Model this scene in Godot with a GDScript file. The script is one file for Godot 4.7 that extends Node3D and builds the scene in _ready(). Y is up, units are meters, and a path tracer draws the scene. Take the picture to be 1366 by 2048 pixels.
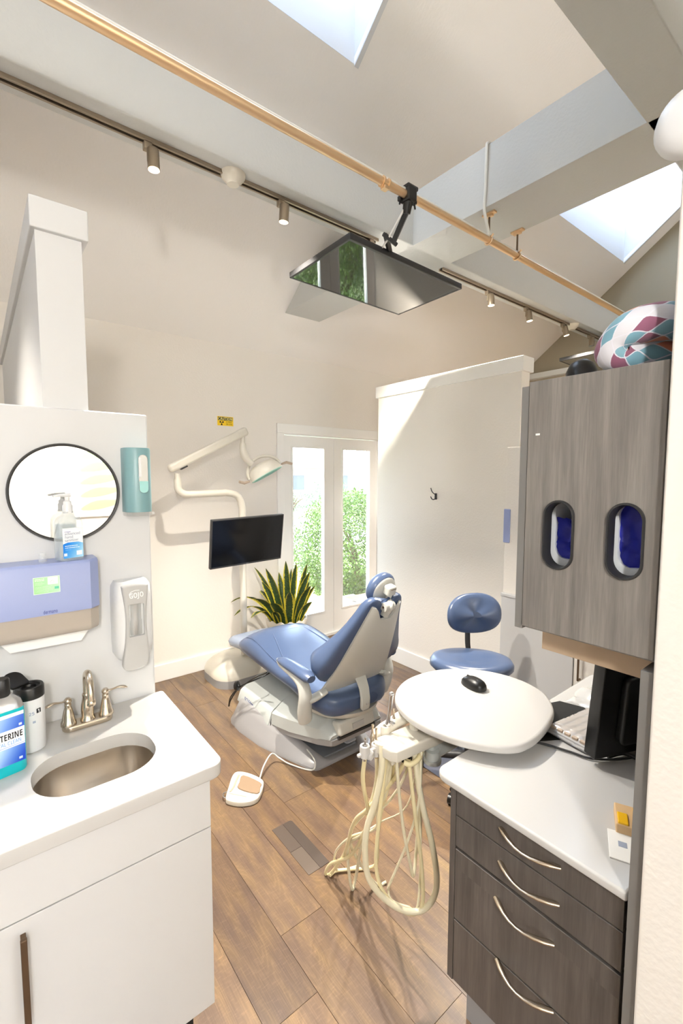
extends Node3D
# A dental operatory seen from the corridor. Units are metres; x runs along the back wall, -z towards it.

class MB:
	# collects triangles for one mesh
	var v := PackedVector3Array()
	var n := PackedVector3Array()
	var t := PackedVector2Array()

	func tri(a: Vector3, b: Vector3, c: Vector3, na: Vector3, nb: Vector3, nc: Vector3, ua := Vector2(), ub := Vector2(), uc := Vector2()) -> void:
		v.append(a); v.append(c); v.append(b)
		n.append(na); n.append(nc); n.append(nb)
		t.append(ua); t.append(uc); t.append(ub)

	func flat(a: Vector3, b: Vector3, c: Vector3) -> void:
		var k := (b - a).cross(c - a).normalized()
		tri(a, b, c, k, k, k)

	func quad(a: Vector3, b: Vector3, c: Vector3, d: Vector3, uvs := PackedVector2Array()) -> void:
		var k := (c - a).cross(d - b).normalized()
		if uvs.size() == 4:
			tri(a, b, c, k, k, k, uvs[0], uvs[1], uvs[2])
			tri(a, c, d, k, k, k, uvs[0], uvs[2], uvs[3])
		else:
			tri(a, b, c, k, k, k)
			tri(a, c, d, k, k, k)

	# a grid of points; wu closes each row, wv closes the rows; edges sharper than the crease stay sharp
	func grid(rows: Array, wu := false, wv := false, crease := 0.6, flip := false, uvs := false) -> void:
		var R := rows.size()
		var C: int = rows[0].size()
		var qr := R if wv else R - 1
		var qc := C if wu else C - 1
		var fn := []
		for i in qr:
			var line := PackedVector3Array()
			for j in qc:
				var a: Vector3 = rows[i][j]
				var b: Vector3 = rows[i][(j + 1) % C]
				var c: Vector3 = rows[(i + 1) % R][(j + 1) % C]
				var d: Vector3 = rows[(i + 1) % R][j]
				var k := (c - a).cross(d - b)
				line.append((-k if flip else k).normalized())
			fn.append(line)
		for i in qr:
			for j in qc:
				var p := []
				var q := []
				var w := []
				for o in [[0, 0], [0, 1], [1, 1], [1, 0]]:
					var r: int = i + o[0]
					var s: int = j + o[1]
					p.append(rows[r % R][s % C])
					w.append(Vector2(float(s) / qc, float(r) / qr))
					var sum := Vector3()
					for e in [[-1, -1], [-1, 0], [0, -1], [0, 0]]:
						var y: int = r + e[0]
						var x: int = s + e[1]
						if wv: y = posmod(y, qr)
						if wu: x = posmod(x, qc)
						if y < 0 or x < 0 or y >= qr or x >= qc: continue
						var f: Vector3 = fn[y][x]
						if f.dot(fn[i][j]) > crease: sum += f
					q.append(sum.normalized() if sum.length() > 1e-6 else fn[i][j])
				if flip:
					tri(p[0], p[3], p[2], q[0], q[3], q[2], w[0], w[3], w[2])
					tri(p[0], p[2], p[1], q[0], q[2], q[1], w[0], w[2], w[1])
				else:
					tri(p[0], p[1], p[2], q[0], q[1], q[2], w[0], w[1], w[2])
					tri(p[0], p[2], p[3], q[0], q[2], q[3], w[0], w[2], w[3])

	func fan(ring: PackedVector3Array, flip := false) -> void:
		var c := Vector3()
		for p in ring: c += p
		c /= ring.size()
		var k := Vector3()
		for i in ring.size(): k += (ring[i] - c).cross(ring[(i + 1) % ring.size()] - c)
		k = k.normalized()
		if flip: k = -k
		for i in ring.size():
			var a := ring[i]
			var b := ring[(i + 1) % ring.size()]
			if flip: tri(c, b, a, k, k, k)
			else: tri(c, a, b, k, k, k)

	# rounded box: centre, size, edge radius, orientation
	func rbox(c: Vector3, s: Vector3, r := 0.003, b := Basis.IDENTITY, k := 2) -> void:
		var h := s * 0.5
		r = minf(r, minf(h.x, minf(h.y, h.z)) * 0.999)
		var inn := h - Vector3(r, r, r)
		for ax in 3:
			var u := (ax + 1) % 3
			var w := (ax + 2) % 3
			for sg in [-1.0, 1.0]:
				var us := _cuts(h[u], r, k)
				var ws := _cuts(h[w], r, k)
				var pts := []
				var nrs := []
				for y in ws:
					var lp := PackedVector3Array()
					var ln := PackedVector3Array()
					for x in us:
						var p := Vector3()
						p[ax] = h[ax] * sg; p[u] = x; p[w] = y
						var q := p.clamp(-inn, inn)
						var d := (p - q).normalized()
						lp.append(c + b * (q + d * r))
						ln.append(b * d)
					pts.append(lp); nrs.append(ln)
				for i in ws.size() - 1:
					for j in us.size() - 1:
						if sg > 0:
							tri(pts[i][j], pts[i][j + 1], pts[i + 1][j + 1], nrs[i][j], nrs[i][j + 1], nrs[i + 1][j + 1])
							tri(pts[i][j], pts[i + 1][j + 1], pts[i + 1][j], nrs[i][j], nrs[i + 1][j + 1], nrs[i + 1][j])
						else:
							tri(pts[i][j], pts[i + 1][j + 1], pts[i][j + 1], nrs[i][j], nrs[i + 1][j + 1], nrs[i][j + 1])
							tri(pts[i][j], pts[i + 1][j], pts[i + 1][j + 1], nrs[i][j], nrs[i + 1][j], nrs[i + 1][j + 1])

	func _cuts(h: float, r: float, k: int) -> PackedFloat32Array:
		var a := PackedFloat32Array()
		for i in k: a.append(-h + r * (1.0 - tan((1.0 - float(i) / k) * PI / 4)))
		a.append(-h + r)
		a.append(h - r)
		for i in range(k - 1, -1, -1): a.append(h - r * (1.0 - tan((1.0 - float(i) / k) * PI / 4)))
		return a

	# plain box between two corners, with a small rounding
	func box(lo: Vector3, hi: Vector3, r := 0.002) -> void:
		rbox((lo + hi) * 0.5, hi - lo, r, Basis.IDENTITY, 1)

	# box without rounding (large surfaces)
	func slab(lo: Vector3, hi: Vector3) -> void:
		var p := []
		for i in 8: p.append(Vector3(hi.x if i & 1 else lo.x, hi.y if i & 2 else lo.y, hi.z if i & 4 else lo.z))
		for f in [[0, 2, 3, 1], [4, 5, 7, 6], [0, 1, 5, 4], [2, 6, 7, 3], [0, 4, 6, 2], [1, 3, 7, 5]]:
			quad(p[f[0]], p[f[1]], p[f[2]], p[f[3]])

	# profile of (radius, height) from bottom to top turned about y
	func lathe(prof: Array, xf := Transform3D(), segs := 28, crease := 0.6) -> void:
		var rows := []
		for p in prof:
			var line := PackedVector3Array()
			for j in segs:
				var a := TAU * j / segs
				line.append(xf * Vector3(p.x * cos(a), p.y, -p.x * sin(a)))
			rows.append(line)
		grid(rows, true, false, crease)
		if prof[0].x > 1e-5: fan(rows[0], true)
		if prof[-1].x > 1e-5: fan(rows[-1])

	# tube along points; r is a radius or one radius per point
	func tube(pts: PackedVector3Array, r, segs := 10, caps := true, flatten := 1.0) -> void:
		var rows := []
		var d0 := (pts[1] - pts[0]).normalized()
		var up := Vector3.UP if absf(d0.y) < 0.9 else Vector3.RIGHT
		var sx := d0.cross(up).normalized()
		for i in pts.size():
			var d := (pts[mini(i + 1, pts.size() - 1)] - pts[maxi(i - 1, 0)]).normalized()
			sx = (sx - d * sx.dot(d)).normalized()
			var sy := sx.cross(d)
			var rr: float = r if (r is float) else r[i]
			var line := PackedVector3Array()
			for j in segs:
				var a := TAU * j / segs
				line.append(pts[i] + sx * cos(a) * rr + sy * sin(a) * rr * flatten)
			rows.append(line)
		grid(rows, true, false, 0.3, true)
		if caps:
			fan(rows[0]); fan(rows[-1], true)

	func rod(a: Vector3, b: Vector3, r: float, segs := 14, r2 := -1.0) -> void:
		tube(PackedVector3Array([a, b]), [r, r if r2 < 0 else r2], segs)

	func loft(rings: Array, crease := 0.5, cap0 := true, cap1 := true, flip := false) -> void:
		grid(rings, true, false, crease, flip)
		if cap0: fan(rings[0], not flip)
		if cap1: fan(rings[-1], flip)

	# outline (x, y) pushed along z from z0 to z1 and placed by xf; bevel rounds both rims
	func prism(poly: PackedVector2Array, z0: float, z1: float, xf := Transform3D(), bevel := 0.0, holes := []) -> void:
		var o := poly
		if Geometry2D.is_polygon_clockwise(o):
			o = o.duplicate(); o.reverse()
		var rows := []
		var steps := [[0.0, 0.0]]
		if bevel > 0: steps = [[1.0, 0.0], [0.62, 0.08], [0.29, 0.29], [0.08, 0.62], [0.0, 1.0]]
		for s in steps: rows.append(_ring(o, bevel * s[0], z0 + bevel * s[1], xf))
		steps.reverse()
		for s in steps: rows.append(_ring(o, bevel * s[0], z1 - bevel * s[1], xf))
		grid(rows, true, false, 0.75)
		var cap := o if bevel <= 0 else _inset(o, bevel)
		var key := cap
		for hl in holes:
			var h: PackedVector2Array = hl
			if not Geometry2D.is_polygon_clockwise(h):
				h = h.duplicate(); h.reverse()
			var hr := []
			for z in [z0, z1]:
				var line := PackedVector3Array()
				for p in h: line.append(xf * Vector3(p.x, p.y, z))
				hr.append(line)
			grid(hr, true, false, 0.75)
			key = _bridge(key, h)
		var ids := Geometry2D.triangulate_polygon(key)
		var zn := xf.basis.z.normalized()
		for i in range(0, ids.size(), 3):
			var a := key[ids[i]]
			var b := key[ids[i + 1]]
			var c := key[ids[i + 2]]
			if (b - a).cross(c - a) < 0:
				var m := b
				b = c; c = m
			tri(xf * Vector3(a.x, a.y, z1), xf * Vector3(b.x, b.y, z1), xf * Vector3(c.x, c.y, z1), zn, zn, zn)
			tri(xf * Vector3(a.x, a.y, z0), xf * Vector3(c.x, c.y, z0), xf * Vector3(b.x, b.y, z0), -zn, -zn, -zn)

	func _ring(o: PackedVector2Array, inset: float, z: float, xf: Transform3D) -> PackedVector3Array:
		var q := o if inset == 0.0 else _inset(o, inset)
		var line := PackedVector3Array()
		for p in q: line.append(xf * Vector3(p.x, p.y, z))
		return line

	func _inset(o: PackedVector2Array, d: float) -> PackedVector2Array:
		var r := PackedVector2Array()
		var N := o.size()
		for i in N:
			var e0 := (o[i] - o[posmod(i - 1, N)]).normalized()
			var e1 := (o[(i + 1) % N] - o[i]).normalized()
			var n0 := Vector2(-e0.y, e0.x)
			var n1 := Vector2(-e1.y, e1.x)
			var m := n0 + n1
			r.append(o[i] + m * (d / maxf(0.35, 1.0 + n0.dot(n1))))
		return r

	func _bridge(o: PackedVector2Array, h: PackedVector2Array) -> PackedVector2Array:
		var best := 1e9
		var bi := 0
		var bj := 0
		for i in o.size():
			for j in h.size():
				var d := o[i].distance_squared_to(h[j])
				if d < best:
					best = d; bi = i; bj = j
		var r := PackedVector2Array()
		for i in bi + 1: r.append(o[i])
		for j in h.size() + 1: r.append(h[(bj + j) % h.size()])
		var e := (h[bj] - o[bi]).orthogonal().normalized() * 1e-5
		r.append(o[bi] + e)
		for i in range(bi + 1, o.size()): r.append(o[i])
		return r

	func mesh(org := Vector3()) -> ArrayMesh:
		var vv := v
		if org != Vector3():
			vv = PackedVector3Array()
			vv.resize(v.size())
			for i in v.size(): vv[i] = v[i] - org
		var a := []
		a.resize(Mesh.ARRAY_MAX)
		a[Mesh.ARRAY_VERTEX] = vv
		a[Mesh.ARRAY_NORMAL] = n
		a[Mesh.ARRAY_TEX_UV] = t
		var m := ArrayMesh.new()
		m.add_surface_from_arrays(Mesh.PRIMITIVE_TRIANGLES, a)
		return m


var taken := {}
var M := {}

func numbered(called: String) -> String:
	var k: int = taken.get(called, 0)
	taken[called] = k + 1
	return called if k == 0 else "%s_%03d" % [called, k]

func tag(o: Node, label: String, category: String, group := "") -> void:
	o.set_meta("label", label)
	o.set_meta("category", category)
	if group: o.set_meta("group", group)

func thing(called: String, label: String, category: String, at: Vector3, group := "") -> Node3D:
	var o := Node3D.new()
	o.name = numbered(called)
	add_child(o)
	o.position = at
	tag(o, label, category, group)
	return o

func origin_of(o: Node) -> Vector3:
	var s := Vector3()
	while o != self and o is Node3D:
		s += o.position
		o = o.get_parent()
	return s

# a part whose shape is given in world coordinates
func part(mb: MB, called: String, m: Material, parent: Node, label := "") -> MeshInstance3D:
	var o := MeshInstance3D.new()
	o.name = called
	o.mesh = mb.mesh(origin_of(parent))
	o.material_override = m
	parent.add_child(o, true)
	if label: o.set_meta("label", label)
	return o

func solo(mb: MB, called: String, m: Material, label: String, category: String, at := Vector3(), group := "") -> MeshInstance3D:
	var o := MeshInstance3D.new()
	o.name = numbered(called)
	o.position = at
	o.mesh = mb.mesh(at)
	o.material_override = m
	add_child(o)
	tag(o, label, category, group)
	return o

func struct(mb: MB, called: String, m: Material) -> MeshInstance3D:
	var o := MeshInstance3D.new()
	o.name = numbered(called)
	o.mesh = mb.mesh()
	o.material_override = m
	add_child(o)
	o.set_meta("kind", "structure")
	return o

func text(words: String, height: float, m: Material, parent: Node, at: Vector3, b: Basis, called := "lettering", bold := true, width := 0.0, face := "Droid Sans") -> void:
	var tm := TextMesh.new()
	var f := SystemFont.new()
	f.font_names = PackedStringArray([face])
	f.font_weight = 700 if bold else 400
	tm.font = f
	tm.text = words
	tm.font_size = 32
	tm.pixel_size = height / 32.0 * 1.35
	tm.depth = 0.0006
	var o := MeshInstance3D.new()
	o.name = called
	o.mesh = tm
	o.material_override = m
	parent.add_child(o, true)
	var sx := 1.0
	if width > 0: sx = width / maxf(1e-4, tm.get_aabb().size.x)
	o.transform = Transform3D(b * Basis.from_scale(Vector3(sx, 1, 1)), at - origin_of(parent))

func mat(called: String, c: Color, rough := 0.5, metal := 0.0) -> StandardMaterial3D:
	var m := StandardMaterial3D.new()
	m.resource_name = called
	m.albedo_color = c
	m.roughness = rough
	m.metallic = metal
	M[called] = m
	return m

func V(x: float, y: float, z: float) -> Vector3:
	return Vector3(x, y, z)

# smooth curve through points
func curve(p: Array, sub := 6, closed := false) -> PackedVector3Array:
	var r := PackedVector3Array()
	var N := p.size()
	for i in (N if closed else N - 1):
		var a: Vector3 = p[posmod(i - 1, N)] if closed or i > 0 else p[0] * 2 - p[1]
		var b: Vector3 = p[i]
		var c: Vector3 = p[(i + 1) % N]
		var d: Vector3 = p[(i + 2) % N] if closed or i < N - 2 else p[N - 1] * 2 - p[N - 2]
		for k in sub: r.append(b.cubic_interpolate(c, a, d, float(k) / sub))
	if not closed: r.append(p[N - 1])
	return r

func curve2(p: Array, sub := 6) -> PackedVector2Array:
	var q := []
	for a in p: q.append(Vector3(a.x, a.y, 0))
	var r := PackedVector2Array()
	for a in curve(q, sub, true): r.append(Vector2(a.x, a.y))
	return r

# rectangle with rounded corners, counterclockwise, corner radii from the lower left on
func rrect(x0: float, y0: float, x1: float, y1: float, r: Array, k := 5) -> PackedVector2Array:
	var o := PackedVector2Array()
	var cs := [[x0, y0, 1, 1, PI], [x1, y0, -1, 1, PI * 1.5], [x1, y1, -1, -1, 0.0], [x0, y1, 1, -1, PI * 0.5]]
	for i in 4:
		var c: Array = cs[i]
		var rr: float = r[i % r.size()]
		if rr <= 0.0001:
			o.append(Vector2(c[0], c[1]))
			continue
		for j in k + 1:
			var a: float = c[4] + PI * 0.5 * j / k
			o.append(Vector2(c[0] + c[2] * rr + cos(a) * rr, c[1] + c[3] * rr + sin(a) * rr))
	return o

# frames that lay a drawing on a surface: flat on the floor (x, -z), on a wall facing +z, on a wall facing -x
func lay(y: float) -> Transform3D:
	return Transform3D(Basis(Vector3(1, 0, 0), Vector3(0, 0, -1), Vector3(0, 1, 0)), Vector3(0, y, 0))
func side_x(x: float) -> Transform3D: # drawing x is world z, drawing y is world y, pushed towards -x
	return Transform3D(Basis(Vector3(0, 0, 1), Vector3(0, 1, 0), Vector3(-1, 0, 0)), Vector3(x, 0, 0))

func place(b: Basis, at: Vector3) -> Transform3D:
	return Transform3D(b, at)

func yaw_b(deg: float) -> Basis:
	return Basis(Vector3.UP, deg_to_rad(deg))

const BACK := -3.69     # face of the back wall
const EAVE := 2.75
const SLOPE := 0.75

func _ready() -> void:
	# camera
	var cam := Camera3D.new()
	cam.name = "camera"
	cam.position = Vector3(0, 1.65, 0)
	cam.rotation = Vector3(-0.0790465, -0.673196, 0.00156)
	cam.fov = rad_to_deg(2.0 * atan(1024.0 / 912.63))
	cam.near = 0.02
	cam.far = 200.0
	cam.current = true
	add_child(cam)
	# sky, exposure
	var we := WorldEnvironment.new()
	we.name = "environment"
	var env := Environment.new()
	env.background_mode = Environment.BG_SKY
	var sky := Sky.new()
	var sm := ProceduralSkyMaterial.new()
	sm.sky_top_color = Color(0.70, 0.78, 0.88)
	sm.sky_horizon_color = Color(0.90, 0.92, 0.94)
	sm.ground_bottom_color = Color(0.45, 0.45, 0.42)
	sm.ground_horizon_color = Color(0.80, 0.85, 0.90)
	sm.sky_energy_multiplier = 3.0
	sm.ground_energy_multiplier = 2.0
	sky.sky_material = sm
	env.sky = sky
	env.tonemap_mode = Environment.TONE_MAPPER_LINEAR
	env.tonemap_exposure = 1.36
	env.sdfgi_enabled = true
	env.ssao_enabled = true
	env.ssil_enabled = true
	we.environment = env
	add_child(we)
	# sun, from the left along the outside of the back wall
	var sun := DirectionalLight3D.new()
	sun.name = "sun"
	sun.light_color = Color(1.0, 0.98, 0.94)
	sun.light_energy = 5.2
	sun.light_angular_distance = 0.6
	sun.shadow_enabled = true
	sun.look_at_from_position(Vector3(-6, 7.0, -2.2), Vector3(), Vector3.UP)
	add_child(sun)
	materials()
	room()
	openings()
	outside()
	ceiling_things()
	chair()
	lamp_post()
	delivery()
	stool()
	right_side()
	vanity()
	vanity_things()
	small_things()
	corridor()

func tex(im: Image) -> ImageTexture:
	return ImageTexture.create_from_image(im)

func noise(sd: int, f: float, oct := 3) -> FastNoiseLite:
	var q := FastNoiseLite.new()
	q.seed = sd
	q.frequency = f
	q.noise_type = FastNoiseLite.TYPE_SIMPLEX_SMOOTH
	q.fractal_octaves = oct
	return q

func wood_image() -> Image:
	# four boards side by side, grain running down the picture
	var W := 1024
	var Hh := 1024
	var im := Image.create(W, Hh, false, Image.FORMAT_RGB8)
	var a := noise(11, 0.02, 3)
	var b := noise(12, 0.006, 2)
	var c := noise(13, 0.03, 3)
	var cols := [Color(0.635, 0.535, 0.445), Color(0.60, 0.50, 0.415), Color(0.65, 0.56, 0.475), Color(0.575, 0.485, 0.41)]
	for y in Hh:
		for x in W:
			var k := x / 256
			var yy := y + k * 3000
			var fine := a.get_noise_2d(x * 9.0, yy * 0.35)
			var big := b.get_noise_2d(x * 1.6, yy * 0.6)
			var warp := b.get_noise_2d(x * 1.1 + 500, yy * 0.35) * 9.0
			var ring := sin((x % 256) * 0.055 + warp * 2.2)
			var saw := c.get_noise_2d(x * 0.5, yy * 5.0)
			var s := 1.0 + fine * 0.11 + big * 0.13 + pow(absf(ring), 6.0) * 0.08 * (0.5 + big) + maxf(0.0, saw - 0.15) * 0.20
			var col: Color = cols[k]
			im.set_pixel(x, y, Color(clampf(col.r * s, 0, 1), clampf(col.g * s, 0, 1), clampf(col.b * s * (1.0 - big * 0.10), 0, 1)))
	return im

func laminate_image() -> Image:
	var im := Image.create(512, 512, false, Image.FORMAT_RGB8)
	var a := noise(21, 0.02, 3)
	var b := noise(22, 0.012, 2)
	for y in 512:
		for x in 512:
			var u := x / 512.0
			var s := 0.0
			for side in 2: # blended so that the picture repeats
				var o: float = x + side * 512.0
				var wgt := 1.0 - u if side == 1 else u
				s += wgt * (a.get_noise_2d(o * 3.0, y * 0.30) * 0.10 + b.get_noise_2d(o * 1.3 + 900, y * 0.22) * 0.14 + a.get_noise_2d(o * 12.0, y * 1.0 + 300) * 0.08)
			var k := 1.0 + s
			im.set_pixel(x, y, Color(0.485 * k, 0.465 * k, 0.445 * k))
	return im

func leaf_image() -> Image:
	var im := Image.create(64, 256, false, Image.FORMAT_RGB8)
	var a := noise(31, 0.05, 2)
	for y in 256:
		for x in 64:
			var u := absf(x / 63.0 - 0.5) * 2.0
			var e := 0.70 + a.get_noise_2d(x * 0.4, y * 1.2) * 0.16
			var g := Color(0.13, 0.21, 0.09).lerp(Color(0.27, 0.36, 0.20), clampf(0.42 + a.get_noise_2d(x * 0.5 + 200, y * 5.0) * 1.1, 0, 1))
			im.set_pixel(x, y, Color(0.80, 0.74, 0.22) if u > e else g)
	return im

func hex_image() -> Image:
	# tumbling rhombs with pale outlines
	var im := Image.create(256, 256, false, Image.FORMAT_RGB8)
	var cols := [Color(0.45, 0.62, 0.69), Color(0.88, 0.55, 0.43), Color(0.52, 0.33, 0.41), Color(0.80, 0.80, 0.83), Color(0.48, 0.64, 0.70), Color(0.54, 0.34, 0.43)]
	for y in 256:
		for x in 256:
			var p := Vector2(x / 256.0 * 4.0, y / 256.0 * 4.0)
			var best := 9.0
			var second := 9.0
			var pick := 0
			for j in range(-1, 6):
				for i in range(-1, 6):
					var q := Vector2(i + (0.5 if posmod(j, 2) == 1 else 0.0), j)
					var d := absf(p.x - q.x) * 1.05 + absf(p.y - q.y) * 0.62
					d = maxf(d, absf(p.x - q.x) * 1.3)
					if d < best:
						second = best
						best = d
						pick = posmod(posmod(i, 4) * 3 + posmod(j, 4) * 5 + (posmod(i, 4) * posmod(j, 4)) % 3, 6)
					elif d < second: second = d
			im.set_pixel(x, y, Color(0.82, 0.82, 0.86) if second - best < 0.09 else cols[pick])
	return im

func grade(im: Image, r: Rect2i, c0: Color, c1: Color, slant := 0.0) -> void:
	for y in r.size.y:
		for x in r.size.x:
			var k := clampf(float(x) / r.size.x + slant * (float(y) / r.size.y - 0.5), 0, 1)
			im.set_pixel(r.position.x + x, r.position.y + y, c0.lerp(c1, k))

func lines(im: Image, x: int, y: int, w: int, n: int, step: int, c: Color, hgt := 2) -> void:
	var rg := RandomNumberGenerator.new()
	rg.seed = x * 31 + y
	for i in n:
		var px := x
		var last := x + int(w * rg.randf_range(0.6, 1.0))
		while px < last:
			var ln := rg.randi_range(3, 9)
			im.fill_rect(Rect2i(px, y + i * step, mini(ln, last - px), hgt), c)
			px += ln + 2

func materials() -> void:
	mat("wall_paint", Color(0.915, 0.895, 0.865), 0.75)
	mat("white_paint", Color(0.82, 0.825, 0.83), 0.6)
	mat("gable_taupe", Color(0.60, 0.565, 0.49), 0.8)
	mat("ceiling_paint", Color(0.945, 0.933, 0.915), 0.85)
	mat("beam_paint", Color(0.77, 0.775, 0.765), 0.7)
	var bump := NoiseTexture2D.new()
	bump.width = 256
	bump.height = 256
	bump.seamless = true
	bump.as_normal_map = true
	bump.bump_strength = 1.6
	bump.noise = noise(41, 0.05, 3)
	for k in ["wall_paint", "ceiling_paint", "beam_paint"]:
		var m: StandardMaterial3D = M[k]
		m.normal_enabled = true
		m.normal_texture = bump
		m.normal_scale = 0.35
		m.uv1_triplanar = true
		m.uv1_scale = Vector3(4, 4, 4)
	mat("trim_paint", Color(0.94, 0.935, 0.92), 0.4)
	mat("white_cabinet", Color(0.81, 0.81, 0.81), 0.42)
	mat("quartz", Color(0.77, 0.765, 0.755), 0.22)
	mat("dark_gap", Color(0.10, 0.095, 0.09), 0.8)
	var wt := tex(wood_image())
	var tints := [Color(0.78, 0.755, 0.71), Color(0.73, 0.71, 0.68), Color(0.79, 0.755, 0.69), Color(0.76, 0.755, 0.73), Color(0.69, 0.66, 0.625)]
	for i in tints.size():
		var m := mat("wood_%d" % i, tints[i], 0.34)
		m.albedo_texture = wt
		m.metallic_specular = 0.5
	mat("subfloor", Color(0.36, 0.28, 0.21), 0.8)
	var lam := mat("laminate", Color(1, 1, 1), 0.38)
	lam.albedo_texture = tex(laminate_image())
	lam.uv1_triplanar = true
	lam.uv1_scale = Vector3(3.2, 1.4, 3.2)
	var lam2 := lam.duplicate() as StandardMaterial3D
	lam2.resource_name = "laminate_base"
	lam2.albedo_color = Color(0.75, 0.735, 0.73)
	lam2.uv1_offset = Vector3(0.3, 0.1, 0.4)
	M["laminate_base"] = lam2
	mat("laminate_edge", Color(0.47, 0.46, 0.45), 0.45)
	mat("beige_panel", Color(0.72, 0.63, 0.53), 0.5)
	mat("steel", Color(0.82, 0.79, 0.75), 0.28, 1.0)
	mat("nickel", Color(0.80, 0.75, 0.68), 0.22, 1.0)
	mat("chrome", Color(0.85, 0.85, 0.86), 0.10, 1.0)
	mat("brass", Color(0.90, 0.78, 0.63), 0.42, 1.0)
	mat("bronze", Color(0.42, 0.34, 0.27), 0.45, 0.7)
	mat("track_metal", Color(0.62, 0.57, 0.50), 0.35, 0.8)
	mat("black", Color(0.035, 0.035, 0.038), 0.35)
	mat("black_matte", Color(0.05, 0.048, 0.045), 0.7)
	mat("charcoal", Color(0.16, 0.16, 0.165), 0.45)
	mat("screen", Color(0.03, 0.03, 0.03), 0.12)
	mat("tv_screen", Color(0.05, 0.048, 0.047), 0.03)
	M["tv_screen"].metallic_specular = 0.9
	mat("vinyl", Color(0.285, 0.35, 0.475), 0.30)
	mat("vinyl_cover", Color(0.54, 0.60, 0.70), 0.22)
	mat("shell", Color(0.775, 0.775, 0.75), 0.4)
	mat("shell_grey", Color(0.60, 0.60, 0.605), 0.42)
	mat("housing", Color(0.72, 0.74, 0.735), 0.32)
	mat("base_grey", Color(0.60, 0.595, 0.60), 0.30)
	mat("floor_pan", Color(0.50, 0.52, 0.55), 0.25)
	mat("gloss_white", Color(0.86, 0.88, 0.92), 0.06)
	mat("ivory", Color(0.84, 0.82, 0.77), 0.35)
	mat("ivory_dark", Color(0.70, 0.63, 0.56), 0.45)
	mat("hose", Color(0.88, 0.85, 0.74), 0.45)
	mat("hose_grey", Color(0.70, 0.71, 0.68), 0.42)
	mat("hose_yellow", Color(0.90, 0.85, 0.68), 0.45)
	mat("tray_white", Color(0.76, 0.75, 0.735), 0.28)
	mat("rubber_tan", Color(0.565, 0.475, 0.385), 0.6)
	mat("cord_white", Color(0.86, 0.86, 0.84), 0.45)
	mat("ceramic", Color(0.90, 0.87, 0.82), 0.4)
	mat("soil", Color(0.13, 0.09, 0.06), 0.95)
	var lf := mat("leaf", Color(1, 1, 1), 0.36)
	lf.albedo_texture = tex(leaf_image())
	mat("mirror", Color(0.93, 0.93, 0.92), 0.02, 1.0)
	mat("teal", Color(0.48, 0.63, 0.65), 0.35)
	mat("mint", Color(0.62, 0.83, 0.82), 0.3)
	mat("periwinkle", Color(0.58, 0.63, 0.80), 0.32)
	mat("smoke", Color(0.69, 0.655, 0.615), 0.22)
	mat("soap_grey", Color(0.73, 0.73, 0.725), 0.35)
	mat("soap_white", Color(0.875, 0.88, 0.885), 0.35)
	mat("silver", Color(0.70, 0.70, 0.70), 0.2, 0.6)
	mat("paper", Color(0.95, 0.95, 0.94), 0.8)
	mat("ink", Color(0.08, 0.08, 0.10), 0.7)
	mat("ink_blue", Color(0.20, 0.25, 0.55), 0.6)
	mat("ink_grey", Color(0.62, 0.66, 0.74), 0.6)
	mat("ink_sky", Color(0.35, 0.62, 0.85), 0.6)
	mat("ink_white", Color(0.97, 0.97, 0.97), 0.5)
	mat("caution_yellow", Color(0.95, 0.80, 0.13), 0.5)
	mat("caution_cream", Color(0.93, 0.88, 0.50), 0.5)
	mat("mustard", Color(0.93, 0.72, 0.08), 0.5)
	mat("kraft", Color(0.83, 0.70, 0.53), 0.6)
	mat("glove_blue", Color(0.05, 0.10, 0.62), 0.5)
	mat("glove_box", Color(0.90, 0.92, 0.95), 0.5)
	mat("shade_grey", Color(0.36, 0.37, 0.43), 0.6)  # tone of the shade on the floor by the stool
	mat("plate_dark", Color(0.33, 0.28, 0.245), 0.55)
	mat("plate_darker", Color(0.285, 0.24, 0.21), 0.55)
	mat("plate_worn", Color(0.375, 0.325, 0.285), 0.6)
	var fb := mat("fabric", Color(1, 1, 1), 0.9)
	fb.albedo_texture = tex(hex_image())
	fb.rim_enabled = true
	fb.rim = 0.4
	var gl := mat("glass", Color(1, 1, 1, 0.04), 0.0)
	gl.transparency = BaseMaterial3D.TRANSPARENCY_ALPHA
	var sk := mat("skylight_acrylic", Color(0.9, 0.9, 0.9), 0.4)
	sk.backlight_enabled = true
	sk.backlight = Color(0.80, 0.845, 0.90)
	var cl := mat("clear_plastic", Color(0.96, 0.98, 0.98, 0.16), 0.05)
	cl.transparency = BaseMaterial3D.TRANSPARENCY_ALPHA
	var wr := mat("plastic_wrap", Color(0.95, 0.95, 0.95, 0.35), 0.12)
	wr.transparency = BaseMaterial3D.TRANSPARENCY_ALPHA
	var gel := mat("gel", Color(0.86, 0.91, 0.93, 0.30), 0.03)
	gel.transparency = BaseMaterial3D.TRANSPARENCY_ALPHA
	mat("rinse", Color(0.03, 0.70, 0.74), 0.12)
	mat("lens", Color(0.62, 0.80, 0.74), 0.08)
	var bl := mat("lamp_glow", Color(1, 0.95, 0.85), 0.4)
	bl.emission_enabled = true
	bl.emission = Color(1.0, 0.90, 0.74)
	bl.emission_energy_multiplier = 5.0
	mat("grass", Color(0.62, 0.66, 0.46), 0.9)
	mat("concrete", Color(0.80, 0.79, 0.77), 0.8)
	mat("asphalt", Color(0.66, 0.66, 0.66), 0.9)
	var b1 := mat("bush_leaf", Color(0.29, 0.39, 0.13), 0.5)
	b1.backlight_enabled = true
	b1.backlight = Color(0.16, 0.25, 0.04)
	var b2 := mat("tree_leaf", Color(0.42, 0.55, 0.40), 0.6)
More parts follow.
